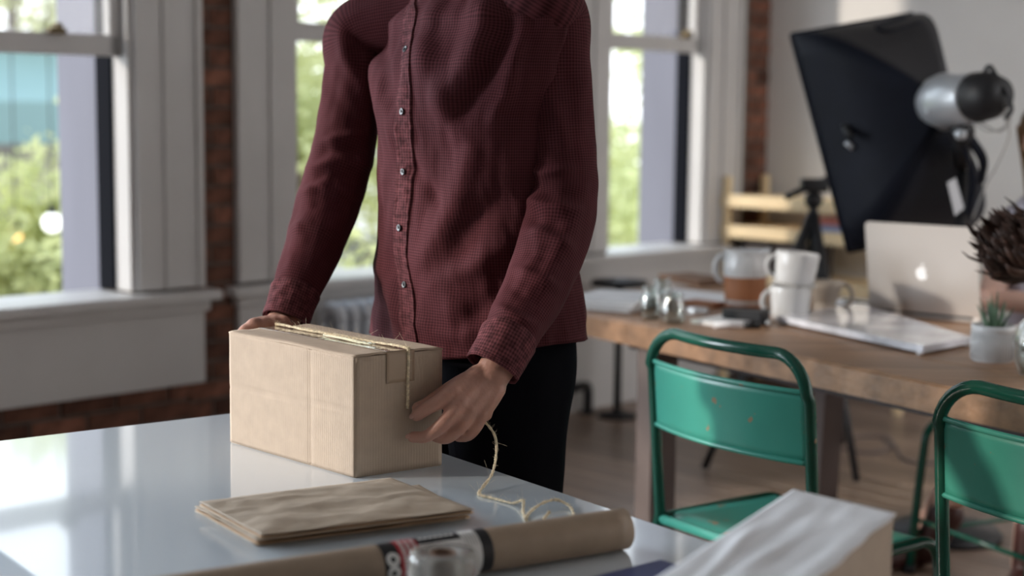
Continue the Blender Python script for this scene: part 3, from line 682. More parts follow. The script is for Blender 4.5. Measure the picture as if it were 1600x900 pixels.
cl_ = onz(1047, 808, .45); cr_ = onz(1262, 612, .79); cx = (cr_-cl_); cx.z = 0
ca = math.atan2(cx.y, cx.x); mid = (cl_+cr_)/2
ch.location = (mid.x, mid.y, 0); ch.rotation_euler = (0, 0, ca)
c2 = copy_tree(ch); c2['label'] = 'green metal chair cut by the right edge of the photo, paint chipped on its back'
lp = at(1489, 671, 2.70); c2.location = (lp.x+.232*cx.normalized().x, lp.y+.232*cx.normalized().y, 0); c2.rotation_euler = (0, 0, ca+.02)
c3 = copy_tree(ch); c3['label'] = 'green metal chair on the far side of the wooden table under the seated woman'
sp3 = onz(1452, 655, .45); an3 = math.atan2(-fp.y, -fp.x)-PI/2-.12        # faces the table
off3 = Matrix.Rotation(an3, 3, 'Z') @ Vector((.232, .36, 0)); c3.location = (sp3.x-off3.x, sp3.y-off3.y, 0); c3.rotation_euler = (0, 0, an3)

# ------------------------------------------------------------------ things on the wooden table
def on(px, py, z=TZ): p = onz(px, py, z); return Vector((p.x, p.y, z))
ftang = math.atan2(fd.y, fd.x)
rr = random.Random(8)
def sheet_stack(name, p, ang, w, d, hs, label, catg, mats, grp=None, slip=.006):
    z = p.z+.0005
    for i, h in enumerate(hs):
        t = thing(name, (p.x+rr.uniform(-slip, slip), p.y+rr.uniform(-slip, slip), z), ang+rr.uniform(-.06, .06), label if isinstance(label, str) else label[i], catg, grp)
        q = B(); box(q, (-w/2, -d/2, .0015), (w/2, d/2, h-.0015)); obj('pages', q, 'paper', t)
        q = B(); box(q, (-w/2-.001, -d/2-.001, h-.0015), (w/2+.001, d/2+.001, h)); box(q, (-w/2-.001, -d/2-.001, 0), (w/2+.001, d/2+.001, .0015)); box(q, (-w/2-.002, -d/2-.001, 0), (-w/2, d/2+.001, h)); obj('cover', q, mats[i % len(mats)], t)
        z += h+.0005
sheet_stack('magazine', on(962, 478), ftang+.55, .21, .25, [.012, .010, .009], ['bottom magazine of the white pile beside the glass jars', 'middle magazine of the white pile beside the glass jars', 'top magazine of the white pile beside the glass jars'], 'magazine', ['paper_white'])
def jar(px, py, h, r, label):
    p = on(px, py); t = thing('glass_jar', p, 0, label, 'jar', 'small glass jars'); q = B()
    lathe(q, [(0, .0), (r*.92, 0), (r, .004), (r, h*.68), (r*.72, h*.80), (r*.70, h*.84), (r*.80, h*.86), (r*.80, h), (r*.74, h), (r*.70, h*.9), (r*.66, h*.80), (r*.93, h*.66), (r*.93, .006), (0, .006)], 28); obj('jar_body', q, 'glass', t, True)
    q = B(); lathe(q, [(r*.82, h*.90), (r*.88, h*.90), (r*.88, h*.93), (r*.82, h*.93), (r*.82, h*.90)], 28); obj('rim', q, 'glass', t, True)
jar(1017, 498, .092, .030, 'clear glass jar nearest the white magazines'); jar(1051, 505, .086, .034, 'wider clear glass jar in front, next to the round lid'); jar(1034, 484, .092, .030, 'clear glass jar standing behind the other two')
p = on(1090, 490); o = obj('jar_lid', None or bev(lathe(B(), [(0, 0), (.032, 0), (.032, .016), (0, .016)], 32, (0, 0, 0)), .0001, 1), 'silver', None, True); o.location = p; tag(o, 'flat silver lid lying right of the glass jars', 'lid')
# loose sheets and a cutting board further back
o = obj('paper_sheet', box(B(), (-.16, -.11, .0), (.16, .11, .003)), 'paper_white'); o.location = on(1082, 462); o.rotation_euler = (0, 0, ftang+.3); tag(o, 'white paper sheet lying behind the glass jars', 'paper')
o = obj('wooden_tray', bev(box(B(), (-.11, -.07, .0), (.11, .07, .022)), .004), 'core_card'); o.location = on(1085, 441); o.rotation_euler = (0, 0, ftang); tag(o, 'small brown wooden tray at the back edge of the wooden table', 'tray')
o = obj('leather_case', bev(box(B(), (-.06, -.035, .0), (.06, .035, .014)), .004), 'terracotta'); o.location = on(1100, 478); o.rotation_euler = (0, 0, ftang+.2); tag(o, 'brown leather case between the jars and the pitcher', 'case')
def handle(bm, r0_, z0, z1, out, tk, ang=PI, seg=10):
    pts_ = []
    for a in np.linspace(-PI/2, PI/2, 14): pts_.append((r0_-.003+out*math.cos(a), 0, (z0+z1)/2+(z1-z0)/2*math.sin(a)))
    pts_ = [Matrix.Rotation(ang, 3, 'Z') @ Vector(x) for x in pts_]; tube(bm, pts_, tk, seg, flat=.6)
p = on(1163, 484); pit = thing('pitcher', p, 0, 'pitcher glazed white above and bare terracotta below', 'pitcher')
q = B(); lathe(q, [(0, .0), (.058, 0), (.064, .008), (.069, .06), (.071, .100)], 40); obj('clay_body', q, 'terracotta', pit, True)['label'] = 'bare terracotta lower half'
q = B(); lathe(q, [(.071, .100), (.074, .110), (.074, .145), (.068, .160), (.068, .168), (.074, .176), (.070, .176), (.063, .165), (.063, .15), (.069, .14), (.066, .02), (0, .02)], 40)
for v in q.verts:                                       # pouring lip
    a = math.atan2(v.co.y, v.co.x); 
    if v.co.z > .155: v.co.x += .012*math.exp(-((a)/.35)**2); v.co.z += .007*math.exp(-((a)/.35)**2)+.004*math.exp(-((abs(a)-PI)/.35)**2)
obj('glazed_rim', q, 'ceramic', pit, True)['label'] = 'white glazed upper half'
q = B(); handle(q, .072, .085, .160, .032, .010); obj('handle', q, 'ceramic', pit, True); pit.scale = (.88, .88, 1.0)
def mug(p, r, h, label, catg='mug', m_='ceramic', tilt=(0, 0, 0), ha=PI, taper=.9, band=False, hz=(.2, .85), grp='white mugs stacked by the pitcher'):
    t = thing('mug', p, 0, label, catg, grp); t.rotation_euler = tilt
    q = B(); lathe(q, [(0, 0), (r*taper*.9, 0), (r*taper, .004), (r*taper, h*.2), (r*(taper+.06), h*.6), (r, h-.003), (r*.985, h), (r*.94, h-.003), (r*(taper-.02), h*.3), (0, .010)], 36); obj('cup', q, m_, t, True)
    q = B(); handle(q, r*.96, h*hz[0], h*hz[1], .026, .0065, ha); obj('handle', q, m_, t, True)
    if band: q = B(); lathe(q, [(r*1.0, .0), (r*1.008, .001), (r*1.008, .006), (r*1.0, .007)], 36, (0, 0, .0)); obj('band', q, 'grey_print', t, True)
    return t
pm = on(1234, 500)
mug(pm, .058, .098, 'lower white mug of the stack of two right of the pitcher')
mug(pm+Vector((.008, 0, .0995)), .061, .092, 'upper white mug, tilted on top of the stack', tilt=(0, .10, 0), band=True)
mug(on(1288, 491), .056, .096, 'beige stoneware teacup with its handle towards the laptop', 'cup', 'stoneware', ha=-.2, taper=.55, hz=(.25, .92), grp=None)
sheet_stack('notebook', on(1143, 504), ftang+.25, .13, .19, [.011], 'white notebook under the black box in front of the pitcher', 'notebook', ['paper_white'])
o = obj('black_box', bev(box(B(), (-.058, -.030, 0), (.058, .030, .028)), .003), 'black'); o.location = on(1165, 498, TZ+.013); o.rotation_euler = (0, 0, ftang+.45); tag(o, 'small black box on top of the white notebook', 'box')
q = B(); tube(q, [(-.06, 0, .009), (.02, 0, .009)], .009, 14); mk = thing('marker_pen', on(1150, 513), ftang+1.0, 'white marker pen with black cap beside the notebook', 'pen'); obj('barrel', q, 'paper_white', mk, True); q = B(); tube(q, [(.02, 0, .0095), (.065, 0, .0095)], .0095, 14); obj('cap', q, 'black', mk, True)
mk2 = thing('marker_pen', on(1185, 508), ftang+.1, 'black marker pen end nearest the stacked mugs', 'pen'); q = B(); tube(q, [(-.045, 0, .010), (.03, 0, .010)], .0095, 14); obj('barrel', q, 'black', mk2, True); q = B(); tube(q, [(.03, 0, .010), (.04, 0, .010)], .006, 10); obj('tip', q, 'silver', mk2, True)
# marble slab
mc = [on(1214, 506, TZ), on(1442, 556, TZ), on(1517, 541, TZ), on(1345, 487, TZ)]
ms_ = thing('marble_slab', sum(mc, Vector())/4, 0, 'grey marble slab lying in front of the laptop', 'slab')
q = prism(B(), [p.xy for p in mc], TZ+.006, TZ+.024); bev(q, .002); obj('slab', q, 'marble', ms_, world=True)
for c in mc:
    ce = sum(mc, Vector())/4; p = c+(ce-c)*.06; q = B(); lathe(q, [(0, 0), (.008, 0), (.008, .007), (0, .007)], 12, (p.x, p.y, TZ)); obj('rubber_foot', q, 'paper', ms_, world=True)
# papers behind
o = obj('paper_sheet', bev(box(B(), (-.11, -.08, .0), (.11, .08, .008)), .002), 'paper_white'); o.location = on(1345, 478); o.rotation_euler = (0, 0, ftang+.2); tag(o, 'white paper pad lying left of the laptop behind the teacup', 'paper')
q = B(); tube(q, [(-.05, 0, .004), (.05, 0, .004)], .0035, 8); o = obj('pencil', q, 'stem', None, True); o.location = on(1338, 473, TZ+.009); o.rotation_euler = (0, 0, ftang+.1); tag(o, 'brown pencil on the white paper pad', 'pencil')
# laptop
la, lb_ = on(1358, 490), on(1531, 506+1); lv = (lb_-la); lv.z = 0; LWd = lv.length; lv.normalize(); lback = Vector((-lv.y, lv.x, 0)); lback = lback if lback.y > 0 else -lback
lap = thing('laptop', (la+lb_)/2, math.atan2(lv.y, lv.x), 'open silver laptop standing with its lid towards the camera', 'laptop')
q = B(); box(q, (-LWd/2, .0, .002), (LWd/2, .235, .015), .004); obj('base', q, 'laptop', lap)
q = B(); box(q, (-LWd/2+.02, .05, .015), (LWd/2-.02, .15, .0165)); obj('keyboard', q, 'black', lap)
q = B(); box(q, (-LWd/2+.02, -.001, .010), (LWd/2-.02, .010, .018), .002); obj('hinge', q, 'black', lap)
LH = .262; tl_ = -.28
q = B(); n_c = 8; rc_ = .012; poly = []
for (sx_, sz_, a0) in ((1, 1, 0), (-1, 1, PI/2)):
    for a in np.linspace(a0, a0+PI/2, n_c): poly.append((sx_*(LWd/2-rc_)+rc_*math.cos(a), LH-rc_+rc_*math.sin(a)))
poly += [(-LWd/2, 0), (LWd/2, 0)]
va = [q.verts.new((x, -.003, z)) for x, z in poly]; vb = [q.verts.new((x, .003, z)) for x, z in poly]
for i in range(len(poly)): q.faces.new((va[i], va[(i+1) % len(poly)], vb[(i+1) % len(poly)], vb[i]))
q.faces.new(va); q.faces.new(vb); lid = obj('lid', q, 'laptop', lap); lid.location = (0, .004, .014); lid.rotation_euler = (.20, 0, 0)
q = B(); box(q, (-LWd/2+.008, .003, .012), (LWd/2-.008, .0045, LH-.008)); sc_ = obj('screen', q, 'screen', lid)
# emblem on the lid
def applepoly():
    pts_ = [(0, .30), (.12, .36), (.26, .36), (.40, .26), (.30, .14), (.27, .0), (.32, -.15), (.44, -.24), (.36, -.42), (.22, -.58), (.10, -.60), (0, -.56), (-.10, -.60), (-.22, -.58), (-.38, -.38), (-.46, -.10), (-.42, .14), (-.30, .31), (-.14, .36)]
    return [(p[0], p[1]) for p in cat([(*p, 0) for p in pts_]+[(0, .30, 0)], 5)]
q = B(); s = .036; va = [q.verts.new((x*s, -.0042, z*s)) for x, z in applepoly()[:-1]]; q.faces.new(va)
lf = [(-.01, .42), (.0, .60), (.12, .74), (.20, .78), (.19, .62), (.10, .48)]; q.faces.new([q.verts.new((x*s, -.0042, z*s)) for x, z in lf])
r_ = bmesh.ops.extrude_face_region(q, geom=list(q.faces)); bmesh.ops.translate(q, vec=(0, .0012, 0), verts=[v for v in r_['geom'] if isinstance(v, bmesh.types.BMVert)])
em = obj('emblem', q, 'logo', lid); em.location = (0, 0, LH*.47); em['label'] = 'glowing white apple shape on the lid'
# succulent pot
pp = on(1550, 563); su = thing('potted_succulent', pp, 0, 'small spiky succulent in a white ribbed pot right of the laptop', 'plant')
q = B(); R1, Hp = .050, .086
prof = [(0, 0), (R1*.93, 0), (R1*.96, .003), (R1*.98, Hp*.82), (R1*1.02, Hp*.86), (R1*1.02, Hp), (R1*.95, Hp), (R1*.93, Hp*.8), (0, Hp*.8)]
lathe(q, prof, 96)
for v in q.verts:
    if .004 < v.co.z < Hp*.83 or abs(v.co.z-.003) < 1e-4:
        pass
obj('pot', q, 'ceramic', su, True)
for k in range(40):
    a = 2*PI*k/40; q = B(); tube(q, [(R1*.975*math.cos(a), R1*.975*math.sin(a), .005), (R1*.99*math.cos(a), R1*.99*math.sin(a), Hp*.80)], .0018, 5); obj('rib', q, 'ceramic', su, True)
q = B(); lathe(q, [(0, Hp*.81), (R1*.93, Hp*.81), (R1*.92, Hp*.88), (0, Hp*.90)], 24); obj('soil', q, 'bark', su)
rr = random.Random(31)
for i in range(17):
    a = i*2.4; ou = .006+.0020*i; ln = .100-.0020*i+rr.uniform(-.012, .012); q = B(); pth = []; rs = []
    for k in range(9):
        t_ = k/8; rad__ = ou*.5+(ou*.7+.012*(i/17))*t_; pth.append((rad__*math.cos(a), rad__*math.sin(a), Hp*.84+ln*t_*(1-.25*(i/17)*t_))); rs.append(.0062*(1-t_)**.8+.0005)
    tube(q, pth, rs, 8, flat=.55)
    lf_ = obj('leaf', q, 'succulent', su, True)
# vase with dried protea
vp_ = on(1632, 590); va_ = thing('glass_vase', vp_, 0, 'clear glass vase at the right end of the wooden table', 'vase')
q = B(); lathe(q, [(0, 0), (.045, 0), (.056, .006), (.068, .04), (.071, .08), (.062, .115), (.040, .140), (.034, .165), (.040, .185), (.037, .185), (.031, .165), (.037, .140), (.058, .113), (.067, .08), (.064, .04), (.052, .010), (0, .009)], 40); obj('vase_body', q, 'glass', va_, True)
q = B(); lathe(q, [(0, .0105), (.050, .0105), (.0625, .04), (.065, .07), (0, .07)], 36); obj('water', q, 'glass', va_, True)
def protea(base, head, axis, R, label, n_=60):
    t = thing('dried_protea', base, 0, label, 'flower', 'dried protea heads in the vase'); hd = head-base; ax_ = axis.normalized()
    q = B(); tube(q, cat([(0, 0, .012), (hd*.45)+Vector((.01, 0, .01)), hd], 10), .004, 8); obj('stem', q, 'stem', t, True)
    o1 = ax_.orthogonal().normalized(); o2 = ax_.cross(o1)
    q = B(); tube(q, [hd, hd+ax_*R*.35, hd+ax_*R*.75], [.010, R*.26, R*.12], 14, round_end=True); obj('flower_core', q, 'protea', t, True)
    for i in range(n_):
        layer = i/n_; a = i*2.39996; sp_ = .28+.42*layer; ln = R*(1.15-.45*layer)*random.Random(i).uniform(.85, 1.12); d = o1*math.cos(a)+o2*math.sin(a); w = R*.085
        side = ax_.cross(d); g = []; q = B(); w *= 1.15; ln *= 1.04; cu = random.Random(i+500).uniform(-.10, .16)
        for k in range(8):
            s_ = k/7; out = R*.10+R*sp_*math.sin(s_*1.5)*(1-.25*s_)+(.045*R*math.sin(s_*7+i))-cu*R*s_**3; al = ln*s_; ww = w*math.sin(PI*min(1, .12+.86*s_))**.7*(1 if k < 7 else .1)
            c = hd+ax_*al+d*out; tw_ = side*ww; g.append([q.verts.new(c-tw_), q.verts.new(c+d*ww*.35), q.verts.new(c+tw_)])
        for k in range(7):
            for j in range(2): q.faces.new((g[k][j], g[k][j+1], g[k+1][j+1], g[k+1][j]))
        o = obj('petal', q, 'protea', t, True); o.modifiers.new('s', 'SOLIDIFY').thickness = .0012
    return t
protea(vp_+Vector((0, 0, .012)), at(1628, 425, 3.42), Vector((-.62, -.05, .55)), .150, 'dried dark brown protea head leaning left out of the glass vase', 110)

# ------------------------------------------------------------------ studio softbox
A_ = at(1237, 55, 5.00); B_ = at(1326, 392, 4.85); C_ = at(1425, 22, 5.30); D_ = at(1520, 352, 5.15); hub = at(1474, 160, 4.72)
base_ = Vector((at(1500, 345, 4.75).x, 4.75, 0))
sb = thing('studio_softbox', base_, 0, 'large black softbox with silver flash head on a stand by the white wall', 'studio light')
def bowed(P, Q, amt, k=10):                              # rod from frame corner to hub, bowing outwards
    ce = (A_+B_+C_+D_)/4; out = (P-ce).normalized(); return [P.lerp(Q, i/k)+out*amt*math.sin(PI*i/k) for i in range(k+1)]
hr = .06; axh = ((A_+B_+C_+D_)/4-hub).normalized()
rods = {}
for nme, P in (('A', A_), ('B', B_), ('C', C_), ('D', D_)):
    ce = (A_+B_+C_+D_)/4; o_ = (P-ce).normalized(); rods[nme] = bowed(P, hub+o_*hr, .10)
def side(r1_, r2_, name, mtl):
    q = B(); k = len(r1_); nn_ = 8; g = []
    ce = (A_+B_+C_+D_)/4
    for i in range(k):
        row = []
        for j in range(nn_+1):
            p = r1_[i].lerp(r2_[i], j/nn_); inn = (hub.lerp(ce, .55)-p).normalized(); p = p+inn*.012*math.sin(PI*j/nn_)*math.sin(PI*i/(k-1)); row.append(q.verts.new(p))
        g.append(row)
    for i in range(k-1):
        for j in range(nn_): q.faces.new((g[i][j], g[i+1][j], g[i+1][j+1], g[i][j+1]))
    o = obj(name, q, mtl, sb, True, world=True); o.modifiers.new('s', 'SOLIDIFY').thickness = .003; return o
side(rods['A'], rods['B'], 'side_panel', 'black_fabric'); side(rods['A'], rods['C'], 'top_panel', 'black_fabric_lit'); side(rods['C'], rods['D'], 'side_panel', 'black_fabric'); side(rods['B'], rods['D'], 'bottom_panel', 'black_fabric')
q = B(); vs = [q.verts.new(p) for p in (A_, C_, D_, B_)]; q.faces.new(vs); obj('diffuser', q, 'paper_white', sb, world=True)
q = B()
for P, Q in ((A_, B_), (A_, C_), (C_, D_), (B_, D_)): tube(q, [P, Q], .008, 8)
obj('edge_piping', q, 'black_fabric', sb, True, world=True)
# U shaped strap on the top panel
def toppt(s, t):
    i = s*10; k = int(min(9, i)); a = rods['A'][k].lerp(rods['A'][k+1], i-k); c = rods['C'][k].lerp(rods['C'][k+1], i-k); return a.lerp(c, t)+Vector((-.0, -.004, .010))
q = B(); tube(q, cat([toppt(.34, .80), toppt(.42, .55), toppt(.47, .40), toppt(.55, .50), toppt(.50, .85)], 6), .006, 8, flat=.4); obj('strap', q, 'black_fabric', sb, True, world=True)
q = B(); P = at(1325, 213, 4.78); tube(q, [at(1318, 192, 4.86), P+Vector((0, -.03, 0))], .012, 8); obj('strap', q, 'black', sb, True, world=True)
q = B(); tube(q, [at(1322, 222, 4.80), at(1333, 232, 4.80)], .008, 8); obj('buckle', q, 'silver', sb, True, world=True)
q = B(); tube(q, [hub+axh*.02, hub-axh*.03], .085, 24); obj('speed_ring', q, 'silver', sb, True, world=True)
h0 = at(1468, 160, 4.66); h1 = at(1523, 153, 4.52); h2 = at(1566, 146, 4.42)
q = B(); tube(q, [h0, h0.lerp(h1, .12), h0.lerp(h1, .9), h1], [.070, .078, .074, .068], 28); obj('flash_head', q, 'silver', sb, True, world=True)
q = B(); tube(q, [h1, h1.lerp(h2, .1), h1.lerp(h2, .6), h2], [.070, .074, .068, .045], 28); obj('flash_rear', q, 'black', sb, True, world=True)
q = B(); tube(q, cat([at(1535, 120, 4.5), at(1545, 104, 4.5), at(1556, 118, 4.45), at(1580, 165, 4.4), at(1572, 185, 4.42)], 8), .007, 8); obj('grip', q, 'black', sb, True, world=True)
for k, lp_ in enumerate(([(1560, 170, 4.45), (1572, 195, 4.45), (1545, 205, 4.5), (1520, 190, 4.55)], [(1568, 165, 4.42), (1577, 210, 4.45), (1556, 262, 4.5), (1542, 285, 4.6), (1520, 340, 4.7)], [(1530, 190, 4.5), (1560, 205, 4.48), (1578, 190, 4.45), (1572, 170, 4.42)])):
    q = B(); tube(q, cat([at(*x) for x in lp_], 10), .003, 6); obj('cable', q, 'grey_print', sb, True, world=True)
q = B(); tube(q, [at(1447, 173, 4.6), at(1462, 178, 4.62)], .012, 10); obj('knob', q, 'silver', sb, True, world=True)
k0 = at(1503, 205, 4.62)
q = B(); sphere(q, k0, .038, 3); tube(q, [k0, Vector((base_.x, base_.y, k0.z-.10))], .028, 12); obj('tilt_bracket', q, 'black', sb, True, world=True)
q = B(); sphere(q, at(1501, 210, 4.55), .018, 3); obj('knob', q, 'silver', sb, True, world=True)
q = B(); tube(q, [(base_.x, base_.y, .12), (base_.x, base_.y, k0.z-.05)], .016, 12); obj('stand_pole', q, 'black', sb, True, world=True)
q = B(); lathe(q, [(0, .001), (.17, .001), (.175, .012), (.16, .03), (.03, .05), (.022, .14), (0, .14)], 32, (base_.x, base_.y, 0)); obj('stand_base', q, 'black', sb, True, world=True)
q = B(); t0 = at(1492, 310, 4.60); g = [at(1480, 285, 4.6), at(1493, 278, 4.6), at(1506, 325, 4.6), at(1492, 337, 4.6)]; vs = [q.verts.new(p) for p in g]; q.faces.new(vs); o = obj('hanging_tag', q, 'paper_white', sb, world=True); o.modifiers.new('s', 'SOLIDIFY').thickness = .002
q = B()
for P_, Q_ in (((1515, 215), (1533, 285)), ((1505, 225), (1512, 335))): tube(q, cat([at(P_[0], P_[1], 4.65), at((P_[0]+Q_[0])/2+12, (P_[1]+Q_[1])/2, 4.66), at(Q_[0], Q_[1], 4.72)], 8), .016, 8, flat=.4)
obj('sleeve_flap', q, 'black_fabric', sb, True, world=True)

# ------------------------------------------------------------------ black tripod
tb = at(1272, 300, 5.7); tri = thing('camera_tripod', (tb.x, tb.y, 0), 0, 'black tripod standing between the stacked mugs and the softbox', 'tripod')
q = B(); box(q, (-.05, -.03, tb.z+.0), (.05, .03, tb.z+.05), .008); tube(q, [(-.02, 0, tb.z+.02), (-.11, -.03, tb.z-.02)], .012, 8); sphere(q, (0, 0, tb.z-.03), .035, 2); tube(q, [(.03, 0, tb.z+.04), (.10, .02, tb.z+.08)], .012, 8); obj('pan_head', q, 'black', tri, True)
q = B(); tube(q, [(0, 0, tb.z-.42), (0, 0, tb.z)], .016, 10); obj('centre_column', q, 'black', tri, True)
for k, dr in enumerate(((-.36, -.10), (.12, -.26), (.20, .34))):
    q = B(); top = Vector((0, 0, tb.z-.08)); bt = Vector((dr[0]*1.1, dr[1]*1.1, .01)); m_ = top.lerp(bt, .5); tube(q, [top, m_], .021, 10); tube(q, [m_, bt], .014, 10); sphere(q, m_, .026, 2); obj('leg', q, 'black', tri, True)

# ------------------------------------------------------------------ pale wooden shelf rack by the end wall
sh0 = RM(.10, .10, 0); su_, sv_ = .34, .98
sh = thing('shelf_rack', RM(.06, .04, 0), math.atan2(ev.y, ev.x), 'pale wooden shelf rack in the corner behind the tripod', 'shelf')
for x in (.0, .97):
    for y in (.0, -.30):
        q = B(); box(q, (x, y-.03, 0), (x+.035, y, 1.02), .003); obj('post', q, 'gold_wood', sh)
for z in (.30, .53, .76, .905):
    q = B(); box(q, (.0, -.33, z-.0), (1.005, .0, z+.022), .003); obj('shelf_board', q, 'gold_wood', sh)
    q = B(); box(q, (.0, -.342, z-.03), (1.005, -.33, z+.028), .003); obj('front_strip', q, 'gold_wood', sh)
for k, (m_, w_, lab) in enumerate((('book_red', .03, 'pinkish red book lying on the shelf rack'), ('book_blue', .03, 'pale blue book lying on the shelf rack'))):
    p = RM(.22, .60, .7825+.031*(1-k)); bk = thing('book', p, math.atan2(ev.y, ev.x)+.05*k, lab, 'book')
    q = B(); box(q, (-.13, -.10, 0), (.13, .10, .002)); box(q, (-.13, -.10, .027), (.13, .10, .029)); box(q, (-.13, -.102, 0), (.13, -.098, .029)); obj('cover', q, m_, bk); q = B(); box(q, (-.128, -.097, .002), (.128, .098, .027)); obj('pages', q, 'paper', bk)
BL = ['dark box nearest the window wall on the shelf rack', 'dark box farther from the window wall on the shelf rack', 'third dark box from the window wall on the shelf rack', 'dark box farthest from the window wall on the shelf rack']
for k in range(2):
    bk = thing('storage_box', RM(.22, .10+.20*k+.10, .5525), math.atan2(ev.y, ev.x), BL[k], 'box', 'dark boxes on the shelf rack')
    q = B(); box(q, (-.085, -.11, 0), (.085, .11, .13), .003); obj('body', q, 'book_dark', bk); q = B(); box(q, (-.088, -.113, .13), (.088, .113, .155), .003); obj('lid', q, 'book_dark', bk)

# ------------------------------------------------------------------ radiator, black stand, pipe
rt = thing('radiator', RM(2.52, .14, 0), math.atan2(-eu.y, -eu.x), 'white cast iron radiator under the window behind the man', 'radiator', )
for k in range(11):
    x = (k-5)*.062; q = B()
    for y in (-.05, .05): tube(q, [(x, y, .06), (x, y, .56)], .021, 8)
    tube(q, cat([(x, -.05, .55), (x, -.03, .59), (x, .03, .59), (x, .05, .55)], 4), .024, 8); tube(q, [(x, -.05, .08), (x, .05, .08)], .024, 8)
    if k in (0, 10): tube(q, [(x, -.05, .0), (x, -.05, .08)], .018, 8); tube(q, [(x, .05, 0), (x, .05, .08)], .018, 8)
    obj('radiator_section', q, 'rad', rt, True)
sp_ = onz(948, 648, 0)+ev*.06; st = thing('side_stand', sp_, 0, 'black metal stand with a round foot near the white panelling under the window', 'stand')
q = B(); tube(q, [(0, 0, .02), (0, 0, .575)], .017, 10); obj('pole', q, 'black', st, True)
q = B(); lathe(q, [(0, 0), (.085, 0), (.085, .012), (.02, .03), (0, .03)], 24); obj('foot', q, 'black', st, True)
q = B(); lathe(q, [(0, .575), (.12, .575), (.125, .585), (.12, .60), (0, .60)], 28); obj('top_plate', q, 'black', st, True)
p0 = onz(918, 646, 0); vl = thing('radiator_pipe', p0, math.atan2(-eu.y, -eu.x), 'black bent pipe coming out of the floor beside the stand', 'pipe')
q = B(); tube(q, cat([(0, 0, .0), (0, 0, .10), (-.02, 0, .125), (-.10, 0, .125)], 6), .022, 10); obj('pipe', q, 'black', vl, True); q = B(); lathe(q, [(0, 0), (.035, 0), (.035, .01), (0, .01)], 16); obj('collar', q, 'black', vl, True)
q = B(); cab = [onz(x, y, .006) for x, y in ((1318, 690), (1345, 682), (1385, 684), (1400, 700), (1410, 716), (1440, 724), (1480, 718), (1520, 712))]; tube(q, cat(cab, 8), .006, 6)
tube(q, cat([onz(x, y, .006) for x, y in ((1315, 700), (1340, 706), (1375, 706), (1395, 696), (1380, 686))], 8), .006, 6); o = obj('floor_cable', q, 'steel_brown', None, True); tag(o, 'dark cable coiled on the floorboards under the wooden table', 'cable')

# ------------------------------------------------------------------ the man
def remeshed(name, bm, mtl, parent, voxel, smooth_it=4):
    me = bpy.data.meshes.new('raw'); bmesh.ops.recalc_face_normals(bm, faces=bm.faces); bm.to_mesh(me); bm.free()
    o = bpy.data.objects.new('raw', me); COL.objects.link(o)
    r = o.modifiers.new('r', 'REMESH'); r.mode = 'VOXEL'; r.voxel_size = voxel; r.use_smooth_shade = True
    s = o.modifiers.new('s', 'SMOOTH'); s.factor = .5; s.iterations = smooth_it
    dg = bpy.context.evaluated_depsgraph_get(); m2 = bpy.data.meshes.new_from_object(o.evaluated_get(dg)); bpy.data.objects.remove(o)
    m2.materials.clear(); m2.name = name
    return obj(name, m2, mtl, parent, True, world=True)
def lump(bm, pts, seg=16, flat=1.0, k=5):              # tapered limb through (x,y,z,r)
    P = cat(pts, k); tube(bm, [Vector(p[:3]) for p in P], [float(p[3]) for p in P], seg, flat=flat, round_end=True)
def pxr(px, py, d, r): v = at(px, py, d); return (v.x, v.y, v.z, r)
PHI = math.radians(52); mF = Vector((-math.sin(PHI), -math.cos(PHI), 0)); mL = Vector((-mF.y, mF.x, 0))     # the way he faces, and his left
mC = Vector((-.062, 2.82, 0))
man = thing('person', mC, 0, 'man in a dark red textured button shirt and black trousers tying up the cardboard box', 'person')
def MP(l_, f_, z): return mC+mL*l_+mF*f_+Vector((0, 0, z))
bm = B()
# trunk, neck, head
for l_ in (-.09, 0, .09): lump(bm, [(*MP(l_, 0, .95), .10), (*MP(l_, 0, 1.15), .095), (*MP(l_*1.1, .01, 1.35), .10), (*MP(l_*1.2, 0, 1.50), .075)], 20)
lump(bm, [(*MP(0, -.02, 1.50), .07), (*MP(0, .005, 1.60), .058), (*MP(0, .03, 1.68), .058)], 20)
hC = MP(0, .055, 1.765)
hF = (mF*.93+Vector((0, 0, -.36))).normalized(); hU = (Vector((0, 0, 1))-hF*hF.z).normalized(); hL = mL
def HP(l_, f_, u_): return hC+hL*l_+hF*f_+hU*u_
def ell(bm, c, ax3, sub=3):
    q = bmesh.ops.create_icosphere(bm, subdivisions=sub, radius=1)
    for v in q['verts']: x, y, z = v.co; v.co = c+ax3[0]*x+ax3[1]*y+ax3[2]*z
ell(bm, HP(0, -.012, .035), (hL*.078, hF*.098, hU*.088)); ell(bm, HP(0, .020, -.035), (hL*.062, hF*.072, hU*.085)); ell(bm, HP(0, .055, -.085), (hL*.035, hF*.032, hU*.028))
lump(bm, [(*HP(0, .085, .025), .010), (*HP(0, .108, -.012), .014), (*HP(0, .100, -.022), .012)], 12); lump(bm, [(*HP(-.012, .096, -.018), .009), (*HP(.012, .096, -.018), .009)], 10)
lump(bm, [(*HP(-.045, .070, .035), .011), (*HP(0, .088, .038), .010), (*HP(.045, .070, .035), .011)], 10)
lump(bm, [(*HP(-.022, .082, -.050), .007), (*HP(0, .090, -.049), .0085), (*HP(.022, .082, -.050), .007)], 10); lump(bm, [(*HP(-.020, .080, -.062), .008), (*HP(0, .088, -.062), .010), (*HP(.020, .080, -.062), .008)], 10)
for s in (-1, 1): lump(bm, [(*HP(s*.078, -.005, .02), .012), (*HP(s*.086, -.015, .0), .012), (*HP(s*.080, -.005, -.028), .009)], 10); lump(bm, [(*HP(s*.086, -.018, .018), .007), (*HP(s*.088, -.02, .0), .007)], 8)
